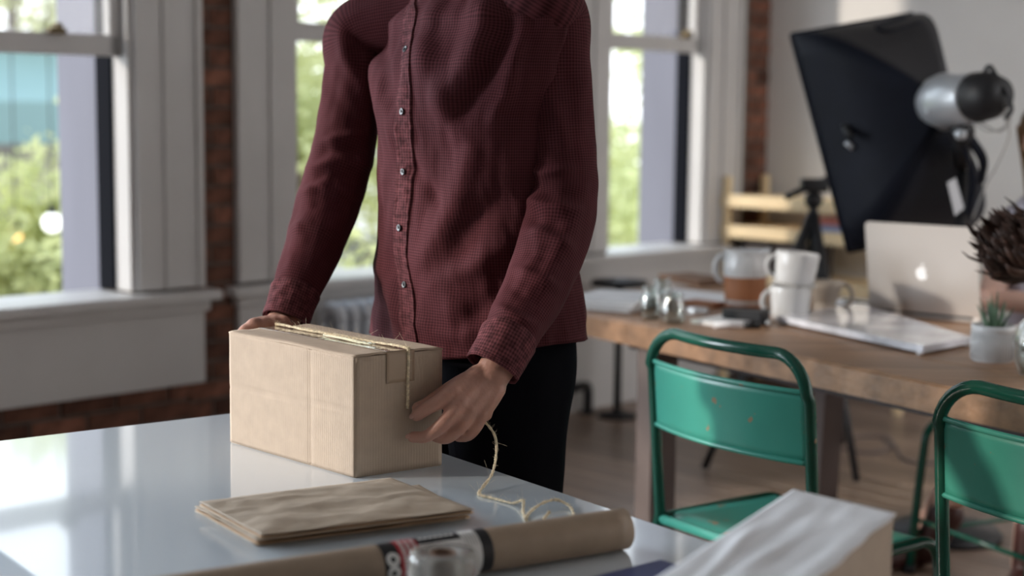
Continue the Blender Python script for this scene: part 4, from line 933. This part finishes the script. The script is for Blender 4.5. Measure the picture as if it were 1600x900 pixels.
# legs
for s in (-1, 1): lump(bm, [(*MP(s*.095, 0, .92), .085), (*MP(s*.10, .01, .50), .055), (*MP(s*.10, -.01, .30), .05), (*MP(s*.10, -.02, .09), .038)], 14); lump(bm, [(*MP(s*.10, -.03, .05), .035), (*MP(s*.10, .14, .035), .028)], 10)
# arms down to the wrists
lump(bm, [(*MP(.16, 0, 1.47), .045), pxr(864, 60, 2.70, .045), pxr(868, 120, 2.69, .045), pxr(872, 200, 2.69, .045), pxr(874, 310, 2.68, .042), pxr(832, 450, 2.56, .038), pxr(790, 548, 2.475, .032), pxr(768, 588, 2.452, .0290)], 18)
lump(bm, [(*MP(-.155, 0, 1.47), .045), pxr(562, 60, 2.98, .042), pxr(556, 110, 2.97, .042), pxr(546, 170, 2.96, .042), pxr(528, 260, 2.95, .042), pxr(490, 400, 2.86, .036), pxr(448, 492, 2.77, .029), pxr(436, 508, 2.75, .028)], 18)
# left hand on the end of the box: knuckle, middle joint, end joint, tip
W0 = pxr(762, 596, 2.448, .025)
fing = {'index': [pxr(708, 611, 2.410, .0148), pxr(687, 627, 2.398, .0126), pxr(664, 640, 2.396, .0112), pxr(651, 649, 2.402, .0102)],
        'middle': [pxr(720, 628, 2.403, .0140), pxr(698, 656, 2.387, .0120), pxr(668, 681, 2.390, .0104), pxr(645, 683, 2.400, .0095)],
        'ring': [pxr(735, 641, 2.409, .0132), pxr(719, 668, 2.398, .0112), pxr(698, 684, 2.400, .0105), pxr(680, 682, 2.412, .0095)],
        'little': [pxr(752, 649, 2.420, .0122), pxr(743, 669, 2.413, .0100), pxr(731, 681, 2.414, .0092), pxr(716, 683, 2.420, .0084)]}
for k, f_ in fing.items():
    wr = Vector(W0[:3]).lerp(Vector(f_[0][:3]), .0); off = {'index': (-14, -8), 'middle': (-5, -3), 'ring': (4, 5), 'little': (12, 12)}[k]
    st_ = pxr(762+off[0], 594+off[1], 2.444, .0185); md = Vector(st_[:3]).lerp(Vector(f_[0][:3]), .5)
    lump(bm, [st_, (*md, .0165), f_[0]], 14); lump(bm, f_, 14, k=4)
    sphere(bm, Vector(f_[0][:3])+Vector((0, -.002, 0)), f_[0][3]*.98, 2)
lump(bm, [pxr(730, 610, 2.435, .021), pxr(745, 630, 2.430, .020), pxr(756, 645, 2.428, .015)], 12)
lump(bm, [pxr(738, 622, 2.425, .017), pxr(712, 626, 2.425, .013)], 12)
lump(bm, [pxr(742, 592, 2.45, .019), pxr(712, 606, 2.450, .0165), pxr(682, 622, 2.440, .0125), pxr(665, 632, 2.424, .0110), pxr(652, 637, 2.412, .0095)], 14)
# right hand at the far end of the box
eF = -ldir                                               # from far end towards near
hb = bp_(LB+.022, SB*.55, BH-.01)
wR = Vector(pxr(436, 508, 2.75, .03)[:3])
for k, (sd, ln) in enumerate(((-.028, .9), (-.009, 1.0), (.010, .95), (.028, .8))):
    kn = bp_(LB+.030, SB*.58+sd, BH+.004); kn2 = bp_(LB+.028, SB*.50+sd*1.15, BH-.03); tpf = bp_(LB+.013, SB*.42+sd*1.2, BH-.028-.038*ln)
    lump(bm, [(*wR.lerp(kn, .05), .020), (*wR.lerp(kn, .6), .019), (*kn, .0165)], 12); lump(bm, [(*kn, .0155), (*kn2, .0115), (*tpf, .0090)], 12)
lump(bm, [(*wR, .02), (*bp_(LB+.030, SB*.30, BH-.004), .014), (*bp_(LB+.013, SB*.22, BH-.03), .010)], 12)
body = remeshed('body', bm, 'skin', man, .0031, 4)
for f_, sd in ((fing['index'], 0), (fing['middle'], 0)):
    tipv = Vector(f_[3][:3]); dr = (tipv-Vector(f_[2][:3])).normalized(); nrm = Vector((-.25, -.80, .35)); nrm = (nrm-dr*nrm.dot(dr)).normalized(); sdv = dr.cross(nrm)
    q = B(); ell(q, tipv+nrm*(f_[3][3]*.80)+dr*.004, (dr*.0058, sdv*.0045, nrm*.0014), 2); obj('fingernail', q, 'nail', body, True, world=True)
for s in (-1, 1):
    q = B(); ell(q, HP(s*.032, .0735, .012), (hL*.013, hF*.012, hU*.0115)); e_ = obj('eye', q, 'eye', body, True, world=True)
    q = B(); ell(q, HP(s*.032, .082, .009), (hL*.0055, hF*.004, hU*.0055), 2); obj('iris', q, 'iris', body, True, world=True)
q = B(); ell(q, HP(0, .090, -.055), (hL*.020, hF*.008, hU*.0035), 2); obj('lips', q, 'lip', body, True, world=True)
q = B()
for i in range(9):
    a = (i-4)*.33; pth = [HP(.082*math.sin(a*.9), .075*math.cos(a)*.8, .098), HP(.088*math.sin(a), -.02, .132*math.cos(a*.62)), HP(.088*math.sin(a), -.085, .075), HP(.07*math.sin(a), -.105, -.01)]
    lump(q, [(*p, r) for p, r in zip(pth, (.014, .022, .026, .020))], 10)
hr_ = remeshed('hair', q, 'hair', man, .006, 3)

# shirt -------------------------------------------------------------
def lerp_tab(tab, z):
    tab = sorted(tab); 
    if z <= tab[0][0]: return tab[0][1:]
    for a, c in zip(tab, tab[1:]):
        if z <= c[0]:
            t = (z-a[0])/(c[0]-a[0]); t = t*t*(3-2*t); return [x+(y-x)*t for x, y in zip(a[1:], c[1:])]
    return tab[-1][1:]
#        z     half-width half-depth  sideways  forward
TORSO = [(.86, .238, .168, .000, .000), (.95, .232, .163, .000, .002), (1.05, .217, .152, .0, .004), (1.18, .208, .146, -.002, .006), (1.30, .212, .148, .0, .008), (1.40, .236, .148, .0, .004), (1.48, .238, .130, 0, -.005), (1.54, .165, .098, 0, -.012), (1.585, .095, .078, 0, -.015), (1.61, .066, .066, 0, -.010)]
def tors(th, z):
    a, b_, l_, f_ = lerp_tab(TORSO, z); cs_, sn_ = math.cos(th), math.sin(th)
    p = 2.25; rr_ = (abs(cs_)**p+abs(sn_)**p)**(-1/p)
    return MP(l_+a*sn_*rr_, f_+b_*cs_*rr_, z)
def segd(px, py, pts):
    best = (1e9, 0, 0); tot = 0
    for (x0, y0), (x1, y1) in zip(pts, pts[1:]):
        dx, dy = x1-x0, y1-y0; L2 = dx*dx+dy*dy; t = max(0, min(1, ((px-x0)*dx+(py-y0)*dy)/L2)); d = math.hypot(px-x0-dx*t, py-y0-dy*t)
        if d < best[0]: best = (d, (px-x0)*dy-(py-y0)*dx, tot+t*math.sqrt(L2))
        tot += math.sqrt(L2)
    return best[0], best[2]/tot
# soft folds of the front, as they run on the cloth: (line, width, height in m)
FOLDS = [([(548, -10), (575, 70), (600, 150), (612, 210)], 15, .012), ([(590, 30), (600, 110), (622, 190)], 11, -.008), ([(690, -20), (668, 60), (640, 150), (612, 250)], 20, .008),
         ([(770, -20), (752, 60), (715, 130), (672, 180)], 22, .013), ([(800, 10), (785, 80), (742, 150), (700, 205)], 13, -.010), ([(660, 60), (690, 150), (720, 230)], 20, .009), ([(812, 60), (790, 150), (760, 200)], 16, .009),
         ([(705, 200), (690, 280), (660, 340)], 24, -.007), ([(740, 215), (715, 300), (690, 370), (650, 430)], 22, .010), ([(800, 300), (750, 340), (700, 400)], 22, -.009), ([(805, 370), (750, 410), (690, 440)], 20, .008),
         ([(600, 250), (612, 330), (604, 420)], 14, .007), ([(592, 400), (612, 440), (622, 520)], 12, .008), ([(660, 430), (700, 470), (740, 545)], 22, .007), ([(790, 450), (745, 490), (700, 520)], 18, -.006), ([(585, 455), (600, 500), (598, 560)], 9, -.007),
         ([(640, 250), (668, 300), (690, 330)], 10, -.005), ([(650, 500), (680, 520), (720, 530)], 12, .004)]
def fold_d(P):
    px, py = proj(P); d = 0
    for pts_, w, amp in FOLDS:
        ds, t = segd(px, py, pts_); 
        if ds < 3*w: d += 1.35*amp*math.exp(-(ds/w)**2)*min(1, 4*t+.25)*min(1, 4*(1-t)+.25)
    return d
def hemz(th): return .888+.030*abs(math.sin(th))**2+.012*(1-math.cos(th))/2
def tor_pt(th, z, extra=0):
    p = tors(th, z); e = 1e-3; n_ = (tors(th+e, z)-tors(th-e, z)).cross(tors(th, z+e)-tors(th, z-e)).normalized()
    if n_.dot(p-Vector((mC.x, mC.y, p.z))) < 0: n_ = -n_
    fr_ = max(0, math.cos((th-.45)*.75)) if abs(th-.45) < 2.0 else 0
    d = fold_d(p)*min(1, fr_*1.6) if fr_ > 0 else 0
    w = .0050*noise.noise(Vector((th*2.2, z*5, 0)))+.0040*noise.noise(Vector((th*5+z*6, z*9-th*4, 4)))+.0016*noise.noise(Vector((th*14, z*26+th*6, 9)))
    low = max(0, (1.0-z)/.12); w += .006*low*math.sin(th*7+1.3)*.5
    return p+n_*(d+w+extra), n_
shirt_bm = B(); uvl = shirt_bm.loops.layers.uv.new('UVMap')
NT, NZ = 240, 190
def grid(bm, uvl, pts, uvs, closed=True):
    V = [[bm.verts.new(p) for p in row] for row in pts]
    for i in range(len(V)-1):
        m = len(V[i]); 
        for j in range(m-1):
            f = bm.faces.new((V[i][j], V[i][j+1], V[i+1][j+1], V[i+1][j]))
            for lp, (a, c) in zip(f.loops, ((i, j), (i, j+1), (i+1, j+1), (i+1, j))): lp[uvl].uv = uvs[a][c]
rows = []; uvs = []
for i in range(NZ+1):
    row = []; ur = []
    for j in range(NT+1):
        th = -PI+2*PI*j/NT; h = hemz(th); z = h+(1.607-h)*i/NZ
        if i == 0: p, n_ = tor_pt(th, z, -.006)
        else: p, n_ = tor_pt(th, z, .0015*math.exp(-(i-1)/1.2))
        row.append(p); ur.append((th*.195, z))
    row[-1] = row[0]; rows.append(row); uvs.append(ur)
grid(shirt_bm, uvl, rows, uvs); bmesh.ops.remove_doubles(shirt_bm, verts=shirt_bm.verts, dist=1e-5)
# sleeves
def sleeve(bm, uvl, ctrl, creases, seed, nl=170, na=88, name=None):
    P = cat(ctrl, 24); path = [Vector(p[:3]) for p in P]; R_ = [float(p[3]) for p in P]; fr_ = frames(path); L = [0]
    for a, c in zip(path, path[1:]): L.append(L[-1]+(c-a).length)
    rows = []; uvs = []; tot = L[-1]
    toc = [(cO-p).normalized() for p in path]
    for i, (p, r, (t, n1, n2)) in enumerate(zip(path, R_, fr_)):
        row = []; ur = []; s = L[i]/tot
        for j in range(na+1):
            a = 2*PI*j/na; d = n1*math.cos(a)+n2*math.sin(a); q = p+d*r
            w = .0035*noise.noise(Vector((math.cos(a)*1.5+seed, math.sin(a)*1.5, L[i]*7)))+.0022*noise.noise(Vector((math.cos(a)*3+seed, math.sin(a)*3, L[i]*22)))
            px, py = proj(q); front = max(0, d.dot(toc[i])+.25)
            for line, wd, amp in creases:
                ds, tt = segd(px, py, line)
                if ds < 3*wd: w += (1.35 if amp > 0 else .6)*amp*math.exp(-(ds/wd)**2)*min(1, front*1.6)*min(1, 3*tt+.3)*min(1, 3*(1-tt)+.3)
            row.append(q+d*w); ur.append((a*.058, L[i]))
        row[-1] = row[0]; rows.append(row); uvs.append(ur)
    # turned-in cuff end
    for k, (sc_, dl) in enumerate(((.97, .0015), (.90, -.004), (.88, -.03))):
        p, (t, n1, n2) = path[-1], fr_[-1]; rows.append([p+(x-p)*sc_+t*dl for x in rows[len(path)-1]]); uvs.append([(u_, v_+.004*(k+1)) for u_, v_ in uvs[len(path)-1]])
    grid(bm, uvl, rows, uvs)
    return path, R_, fr_, L
LCR = [([(818, 262), (850, 272), (900, 262)], 9, .007), ([(820, 285), (855, 300), (915, 305)], 8, -.007), ([(822, 312), (850, 322), (905, 330)], 9, .008), ([(824, 338), (845, 345), (880, 352)], 8, -.008), ([(822, 362), (850, 366), (890, 390)], 9, .007), ([(815, 392), (845, 398), (880, 420)], 8, -.006),
       ([(805, 420), (835, 432), (870, 450)], 9, .006), ([(795, 445), (820, 462), (850, 480)], 8, -.005), ([(775, 480), (800, 492), (835, 510)], 9, .006), ([(757, 505), (790, 520), (820, 545)], 7, -.007),
       ([(830, 60), (850, 140), (880, 210)], 14, .006), ([(880, 80), (895, 180), (900, 260)], 16, -.006), ([(835, 200), (850, 230), (880, 240)], 10, -.005), ([(900, 330), (880, 390), (850, 440)], 16, .006)]
RCR = [([(530, 40), (540, 90), (575, 150)], 12, .007), ([(512, 120), (545, 180), (588, 230)], 14, -.006), ([(500, 222), (530, 215), (565, 212)], 8, .007), ([(492, 240), (530, 236), (585, 232)], 8, -.008), ([(482, 262), (520, 252), (580, 258)], 8, .008), ([(474, 285), (510, 272), (570, 285)], 8, -.007),
       ([(466, 305), (500, 292), (560, 308)], 8, .007), ([(458, 330), (495, 322), (545, 335)], 8, -.006), ([(448, 360), (480, 352), (530, 365)], 9, .006), ([(438, 390), (470, 390), (515, 405)], 9, -.005), ([(430, 440), (455, 452), (490, 462)], 6, -.006)]
Lctrl = [(*MP(.10, 0, 1.52), .050), (*MP(.165, .0, 1.50), .074), pxr(862, 40, 2.70, .067), pxr(866, 110, 2.69, .0635), pxr(871, 200, 2.69, .064), pxr(876, 290, 2.68, .064), pxr(868, 370, 2.63, .062), pxr(838, 450, 2.57, .056), pxr(806, 508, 2.51, .048), pxr(786, 545, 2.475, .0435), pxr(770, 574, 2.46, .0425)]
Rctrl = [(*MP(-.10, 0, 1.52), .050), (*MP(-.160, .0, 1.50), .072), pxr(562, 50, 2.98, .062), pxr(556, 110, 2.97, .0585), pxr(546, 180, 2.96, .0585), pxr(534, 245, 2.94, .061), pxr(512, 320, 2.91, .060), pxr(486, 395, 2.85, .053), pxr(466, 445, 2.80, .045), pxr(454, 478, 2.775, .0405), pxr(446, 500, 2.76, .0395)]
Lp = sleeve(shirt_bm, uvl, Lctrl, LCR, 2); Rp = sleeve(shirt_bm, uvl, Rctrl, RCR, 8)
shirt = obj('shirt', shirt_bm, 'shirt', man, True, world=True)
def cuff(data, mult):
    path, R_, fr_, L = data; bm = B(); uv_ = bm.loops.layers.uv.new('UVMap'); tot = L[-1]; i0 = max(i for i in range(len(L)) if L[i] < tot-.062); idx = list(range(i0, len(L))); rows = []; uvs = []
    for n_, i in enumerate(idx):
        p, r, (t, n1, n2) = path[i], R_[i], fr_[i]; prof = 1-math.exp(-n_/1.0); row = []; ur = []
        for j in range(81):
            a = 2*PI*j/80; d = n1*math.cos(a)+n2*math.sin(a); w = .0018*noise.noise(Vector((math.cos(a)*3, math.sin(a)*3, L[i]*40))); row.append(p+d*(r*mult+w+.0035*prof+.0003)); ur.append((a*.045, L[i]))
        row[-1] = row[0]; rows.append(row); uvs.append(ur)
    p, (t, n1, n2) = path[-1], fr_[-1]
    for sc_, dl in ((.985, .003), (.93, .003), (.90, -.006), (.88, -.03)): rows.append([p+(x-p)*sc_+t*dl for x in rows[len(idx)-1]]); uvs.append([(u_, v_+.003) for u_, v_ in uvs[len(idx)-1]])
    grid(bm, uv_, rows, uvs); return obj('cuff', bm, 'shirt_band', shirt, True, world=True)
cuff(Lp, 1.0); cuff(Rp, 1.0)
# placket: find the cloth angle under its line in the photograph
def th_for(px, z):
    lo, hi = -.9, .9
    for _ in range(22):
        m_ = (lo+hi)/2
        if proj(tors(m_, z))[0] < px: lo = m_
        else: hi = m_
    return (lo+hi)/2
plx = [(-60, 650), (0, 645), (80, 640), (175, 637), (267, 633), (357, 630), (400, 630), (445, 637), (500, 640), (575, 646)]
def line_x(py):
    for (a, x0), (c, x1) in zip(plx, plx[1:]):
        if py <= c: return x0+(x1-x0)*max(0, (py-a)/(c-a))
    return plx[-1][1]
pb = B(); puv = pb.loops.layers.uv.new('UVMap'); rows = []; uvs = []; NP_ = 260; HW = .0165; cen = []
for i in range(NP_+1):
    z = .8895+(1.56-.8895)*i/NP_; py = proj(tors(0, z))[1]; t0 = th_for(line_x(py), z); cen.append((z, t0)); row = []; ur = []
    for j, (o_, hgt) in enumerate([(-1.06, -.002), (-1, .0022), (-.93, .0034), (-.80, .0020), (-.5, .0028), (-.2, .0026), (.1, .0028), (.4, .0026), (.68, .0026), (.80, .0020), (.93, .0036), (1, .0026), (1.06, -.002)]):
        th = t0+o_*HW/.165; p, n_ = tor_pt(th, z, 0); pk_ = .0012*noise.noise(Vector((o_*2.0, z*70, 3)))+.0008*noise.noise(Vector((o_*6, z*160, 8))); row.append(p+n_*(hgt+.0004+(pk_ if abs(o_) < 1 else 0))); ur.append((o_*HW, z))
    rows.append(row); uvs.append(ur)
grid(pb, puv, rows, uvs); plk = obj('placket', pb, 'shirt_band', shirt, True, world=True)
for py in (-12, 80, 175, 267, 357, 445):
    z, t0 = min(cen, key=lambda c: abs(proj(tors(c[1], c[0]))[1]-py)); p, n_ = tor_pt(t0, z, .0038)
    q = B(); up_ = Vector((0, 0, 1)); x_ = up_.cross(n_).normalized(); y_ = n_.cross(x_)
    rot = Matrix((x_, y_, n_)).transposed()
    lathe(q, [(0, 0), (.0056, 0), (.0062, .0008), (.0062, .0018), (.0054, .0024), (.0042, .0017), (0, .0017)], 24)
    for v in q.verts: v.co = rot @ v.co+p
    bt = obj('button', q, 'button', shirt, True, world=True)
    q = B()
    for sx_ in (-1, 1):
        for sy_ in (-1, 1): tube(q, [p+n_*.0012+x_*.0013*sx_+y_*.0013*sy_, p+n_*.0024+x_*.0013*sx_+y_*.0013*sy_], .0006, 6)
    tube(q, [p+n_*.0023-y_*.0013, p+n_*.0023+y_*.0013], .0005, 5)
    me_ = obj('button_thread', q, 'thread', shirt, world=True)
# collar
q = B(); cuv = q.loops.layers.uv.new('UVMap'); rows = []; uvs = []
for i, (rr_, zz, ) in enumerate(((.070, 1.598), (.066, 1.630), (.068, 1.640), (.082, 1.625), (.092, 1.595))):
    rows.append([MP(rr_*math.sin(a), -.008+rr_*math.cos(a)*1.02, zz+(.012*(-math.cos(a)))) for a in np.linspace(.25, 2*PI-.25, 50)]); uvs.append([(a*.07, zz) for a in np.linspace(.25, 2*PI-.25, 50)])
grid(q, cuv, rows, uvs); co_ = obj('collar', q, 'shirt_band', shirt, True, world=True); co_.modifiers.new('s', 'SOLIDIFY').thickness = .003
# trousers
q = B()
def trouser(tab, seed, cap=False):
    rows = []
    P = cat(tab, 14)
    for i, p in enumerate(P):
        z = p[2]; row = []
        for j in range(49):
            a = 2*PI*j/48; w = .004*noise.noise(Vector((math.cos(a)*2+seed, math.sin(a)*2, z*9)))+.0045*math.sin(z*46+a)*math.exp(-((z-.15)/.10)**2)
            row.append(MP(p[0]+(p[3]+w)*math.sin(a), p[1]+(p[4]+w)*math.cos(a), z))
        row[-1] = row[0]; rows.append(row)
    V = [[q.verts.new(x) for x in r] for r in rows]
    for i in range(len(V)-1):
        for j in range(48): q.faces.new((V[i][j], V[i][j+1], V[i+1][j+1], V[i+1][j]))
for s in (-1, 1): trouser([(s*.100, -.015, .055, .066, .075), (s*.100, -.01, .20, .070, .078), (s*.10, 0, .45, .080, .090), (s*.098, .005, .70, .094, .112), (s*.088, 0, .86, .108, .135), (s*.07, 0, 1.0, .115, .135)], 3+s)
trouser([(0, 0, .84, .165, .125), (0, 0, .92, .188, .138), (0, 0, 1.04, .180, .128)], 9)
tro = obj('trousers', q, 'denim', man, True, world=True)
for s in (-1, 1):
    q = B(); lump(q, [(*MP(s*.10, -.06, .045), .042), (*MP(s*.10, .02, .05), .046), (*MP(s*.105, .12, .038), .042), (*MP(s*.108, .19, .030), .028)], 16)
    for v in q.verts: v.co.z = max(v.co.z, .003)
    obj('shoe', q, 'leather', man, True, world=True)

# ------------------------------------------------------------------ the seated woman
wF = -fp; wL = Vector((-wF.y, wF.x, 0))                   # she faces the table
wH = Vector((at(1645, 500, 4.62).x, 4.62, 0))
wo = thing('person', wH, 0, 'seated woman with auburn hair, pale dress and dark boots at the right edge', 'person')
def WP(l_, f_, z): return wH+wL*l_+wF*f_+Vector((0, 0, z))
bm = B()
for l_ in (-.07, 0, .07): lump(bm, [(*WP(l_, 0, .56), .09), (*WP(l_, .0, .75), .075), (*WP(l_*1.1, 0, .93), .085), (*WP(l_*1.2, 0, 1.03), .055)], 16)
lump(bm, [(*WP(0, -.01, 1.03), .05), (*WP(0, .02, 1.14), .045)], 14)
wh = WP(0.0, .05, 1.225); f2 = (wF*.94+Vector((0, 0, -.34))).normalized(); u2 = (Vector((0, 0, 1))-f2*f2.z).normalized()
def WH(l_, f_, u_): return wh+wL*l_+f2*f_+u2*u_
ell(bm, WH(0, -.01, .03), (wL*.070, f2*.088, u2*.082)); ell(bm, WH(0, .02, -.035), (wL*.055, f2*.062, u2*.075)); lump(bm, [(*WH(0, .078, .02), .008), (*WH(0, .096, -.014), .011)], 10); lump(bm, [(*WH(-.035, .066, .032), .009), (*WH(0, .076, .034), .008), (*WH(.035, .066, .032), .009)], 8); lump(bm, [(*WH(-.015, .074, -.048), .007), (*WH(.015, .074, -.048), .007)], 8); ell(bm, WH(0, .05, -.085), (wL*.025, f2*.025, u2*.02))
for s in (-1, 1):
    el = at(1546, 470, 4.60) if s < 0 else WP(.23, .10, .80); hw = (la+lb_)/2+lback*.22-lv*(s*.075); hw.z = TZ+.045
    lump(bm, [(*WP(s*.165, 0, 1.00), .045), (*el, .040), (*hw, .026)], 14); wFs = wF; wF = -lback; lump(bm, [(*hw, .022), (*(hw+wF*.05), .024)], 12)
    for k in range(4): b0 = hw+wF*.06+wL*(k-1.5)*.017; lump(bm, [(*b0, .009), (*(b0+wF*.03+Vector((0, 0, .006))), .0085), (*(b0+wF*.055+Vector((0, 0, -.008))), .007)], 8)
    lump(bm, [(*(hw+wL*-s*.02), .012), (*(hw+wL*-s*.04+wF*.045), .008)], 8); wF = wFs
k1 = at(1545, 690, 4.25); f1 = onz(1432, 884, 0)
lump(bm, [(*WP(-.08, .04, .53), .085), (*k1, .060), (*k1.lerp(f1+Vector((0, 0, .08)), .4), .055), (*(f1+Vector((.03, .03, .10))), .038), (*(f1+Vector((-.0, -.0, .05))), .035)], 16)
lump(bm, [(*(f1+Vector((.02, .02, .045))), .035), (*(f1+Vector((-.09, -.05, .035))), .028)], 12)
k2 = at(1630, 690, 4.10); f3 = onz(1602, 930, 0)
lump(bm, [(*WP(.09, .04, .53), .085), (*k2, .060), (*k2.lerp(f3+Vector((0, 0, .08)), .4), .052), (*(f3+Vector((.0, .02, .09))), .036), (*(f3+Vector((0, 0, .05))), .034)], 16); lump(bm, [(*(f3+Vector((.0, .02, .04))), .034), (*(f3+Vector((-.06, -.09, .035))), .026)], 12)
wb_ = remeshed('body', bm, 'skin_pale', wo, .0065, 4)
for s in (-1, 1): q = B(); ell(q, WH(s*.028, .066, .010), (wL*.012, f2*.011, u2*.010), 2); obj('eye', q, 'iris', wb_, True, world=True)
q = B(); ell(q, WH(0, .079, -.050), (wL*.018, f2*.007, u2*.006), 2); obj('lips', q, 'lip', wb_, True, world=True)
q = B()
for i in range(11):
    a = (i-5)*.30; lump(q, [(*WH(.065*math.sin(a), .070*math.cos(a)*.9, .080), .014), (*WH(.080*math.sin(a), -.015, .122*math.cos(a*.6)), .020), (*WH(.088*math.sin(a), -.075, .05), .024), (*WH(.085*math.sin(a), -.085, -.07), .022), (*WH(.09*math.sin(a), -.07, -.17), .018)], 10)
for s in (-1, 1): lump(q, [(*WH(s*.055, .045, .085), .014), (*WH(s*.080, .015, .02), .018), (*WH(s*.082, .015, -.08), .020), (*WH(s*.085, .04, -.20), .014)], 10)
remeshed('hair', q, 'hair_auburn', wo, .007, 2)
q = B()
for l_ in (-.075, 0, .075): lump(q, [(*WP(l_, .0, .52), .115), (*WP(l_, .0, .75), .088), (*WP(l_*1.1, .005, .93), .098), (*WP(l_*1.25, 0, 1.03), .060)], 18)
for s in (-1, 1): lump(q, [(*WP(s*.13, 0, 1.01), .056), (*WP(s*.165, .01, .99), .052)], 14)
lump(q, [(*WP(0, .0, .50), .15), (*WP(-.01, .16, .50), .14), (*WP(-.02, .24, .49), .12)], 18)
lump(q, [(*WP(-.08, .04, .53), .10), (*(WP(-.08, .04, .53).lerp(k1, .72)), .080)], 16); lump(q, [(*WP(.09, .04, .53), .10), (*(WP(.09, .04, .53).lerp(k2, .72)), .080)], 16)
remeshed('dress', q, 'blouse', wo, .009, 4)
for f_, d_ in ((f1, Vector((-.09, -.05, 0))), (f3, Vector((-.06, -.09, 0)))):
    q = B(); kk = k1 if f_ is f1 else k2; up2 = (kk-f_).normalized()
    lump(q, [(*(f_+up2*.20), .050), (*(f_+up2*.12), .047), (*(f_+up2*.06), .044)], 14); lump(q, [(*(f_-d_*.25+Vector((0, 0, .045))), .045), (*(f_+d_*.5+Vector((0, 0, .042))), .042), (*(f_+d_*1.15+Vector((0, 0, .032))), .032)], 14)
    for v in q.verts: v.co.z = max(v.co.z, .003)
    remeshed('boot', q, 'boot', wo, .007, 2)
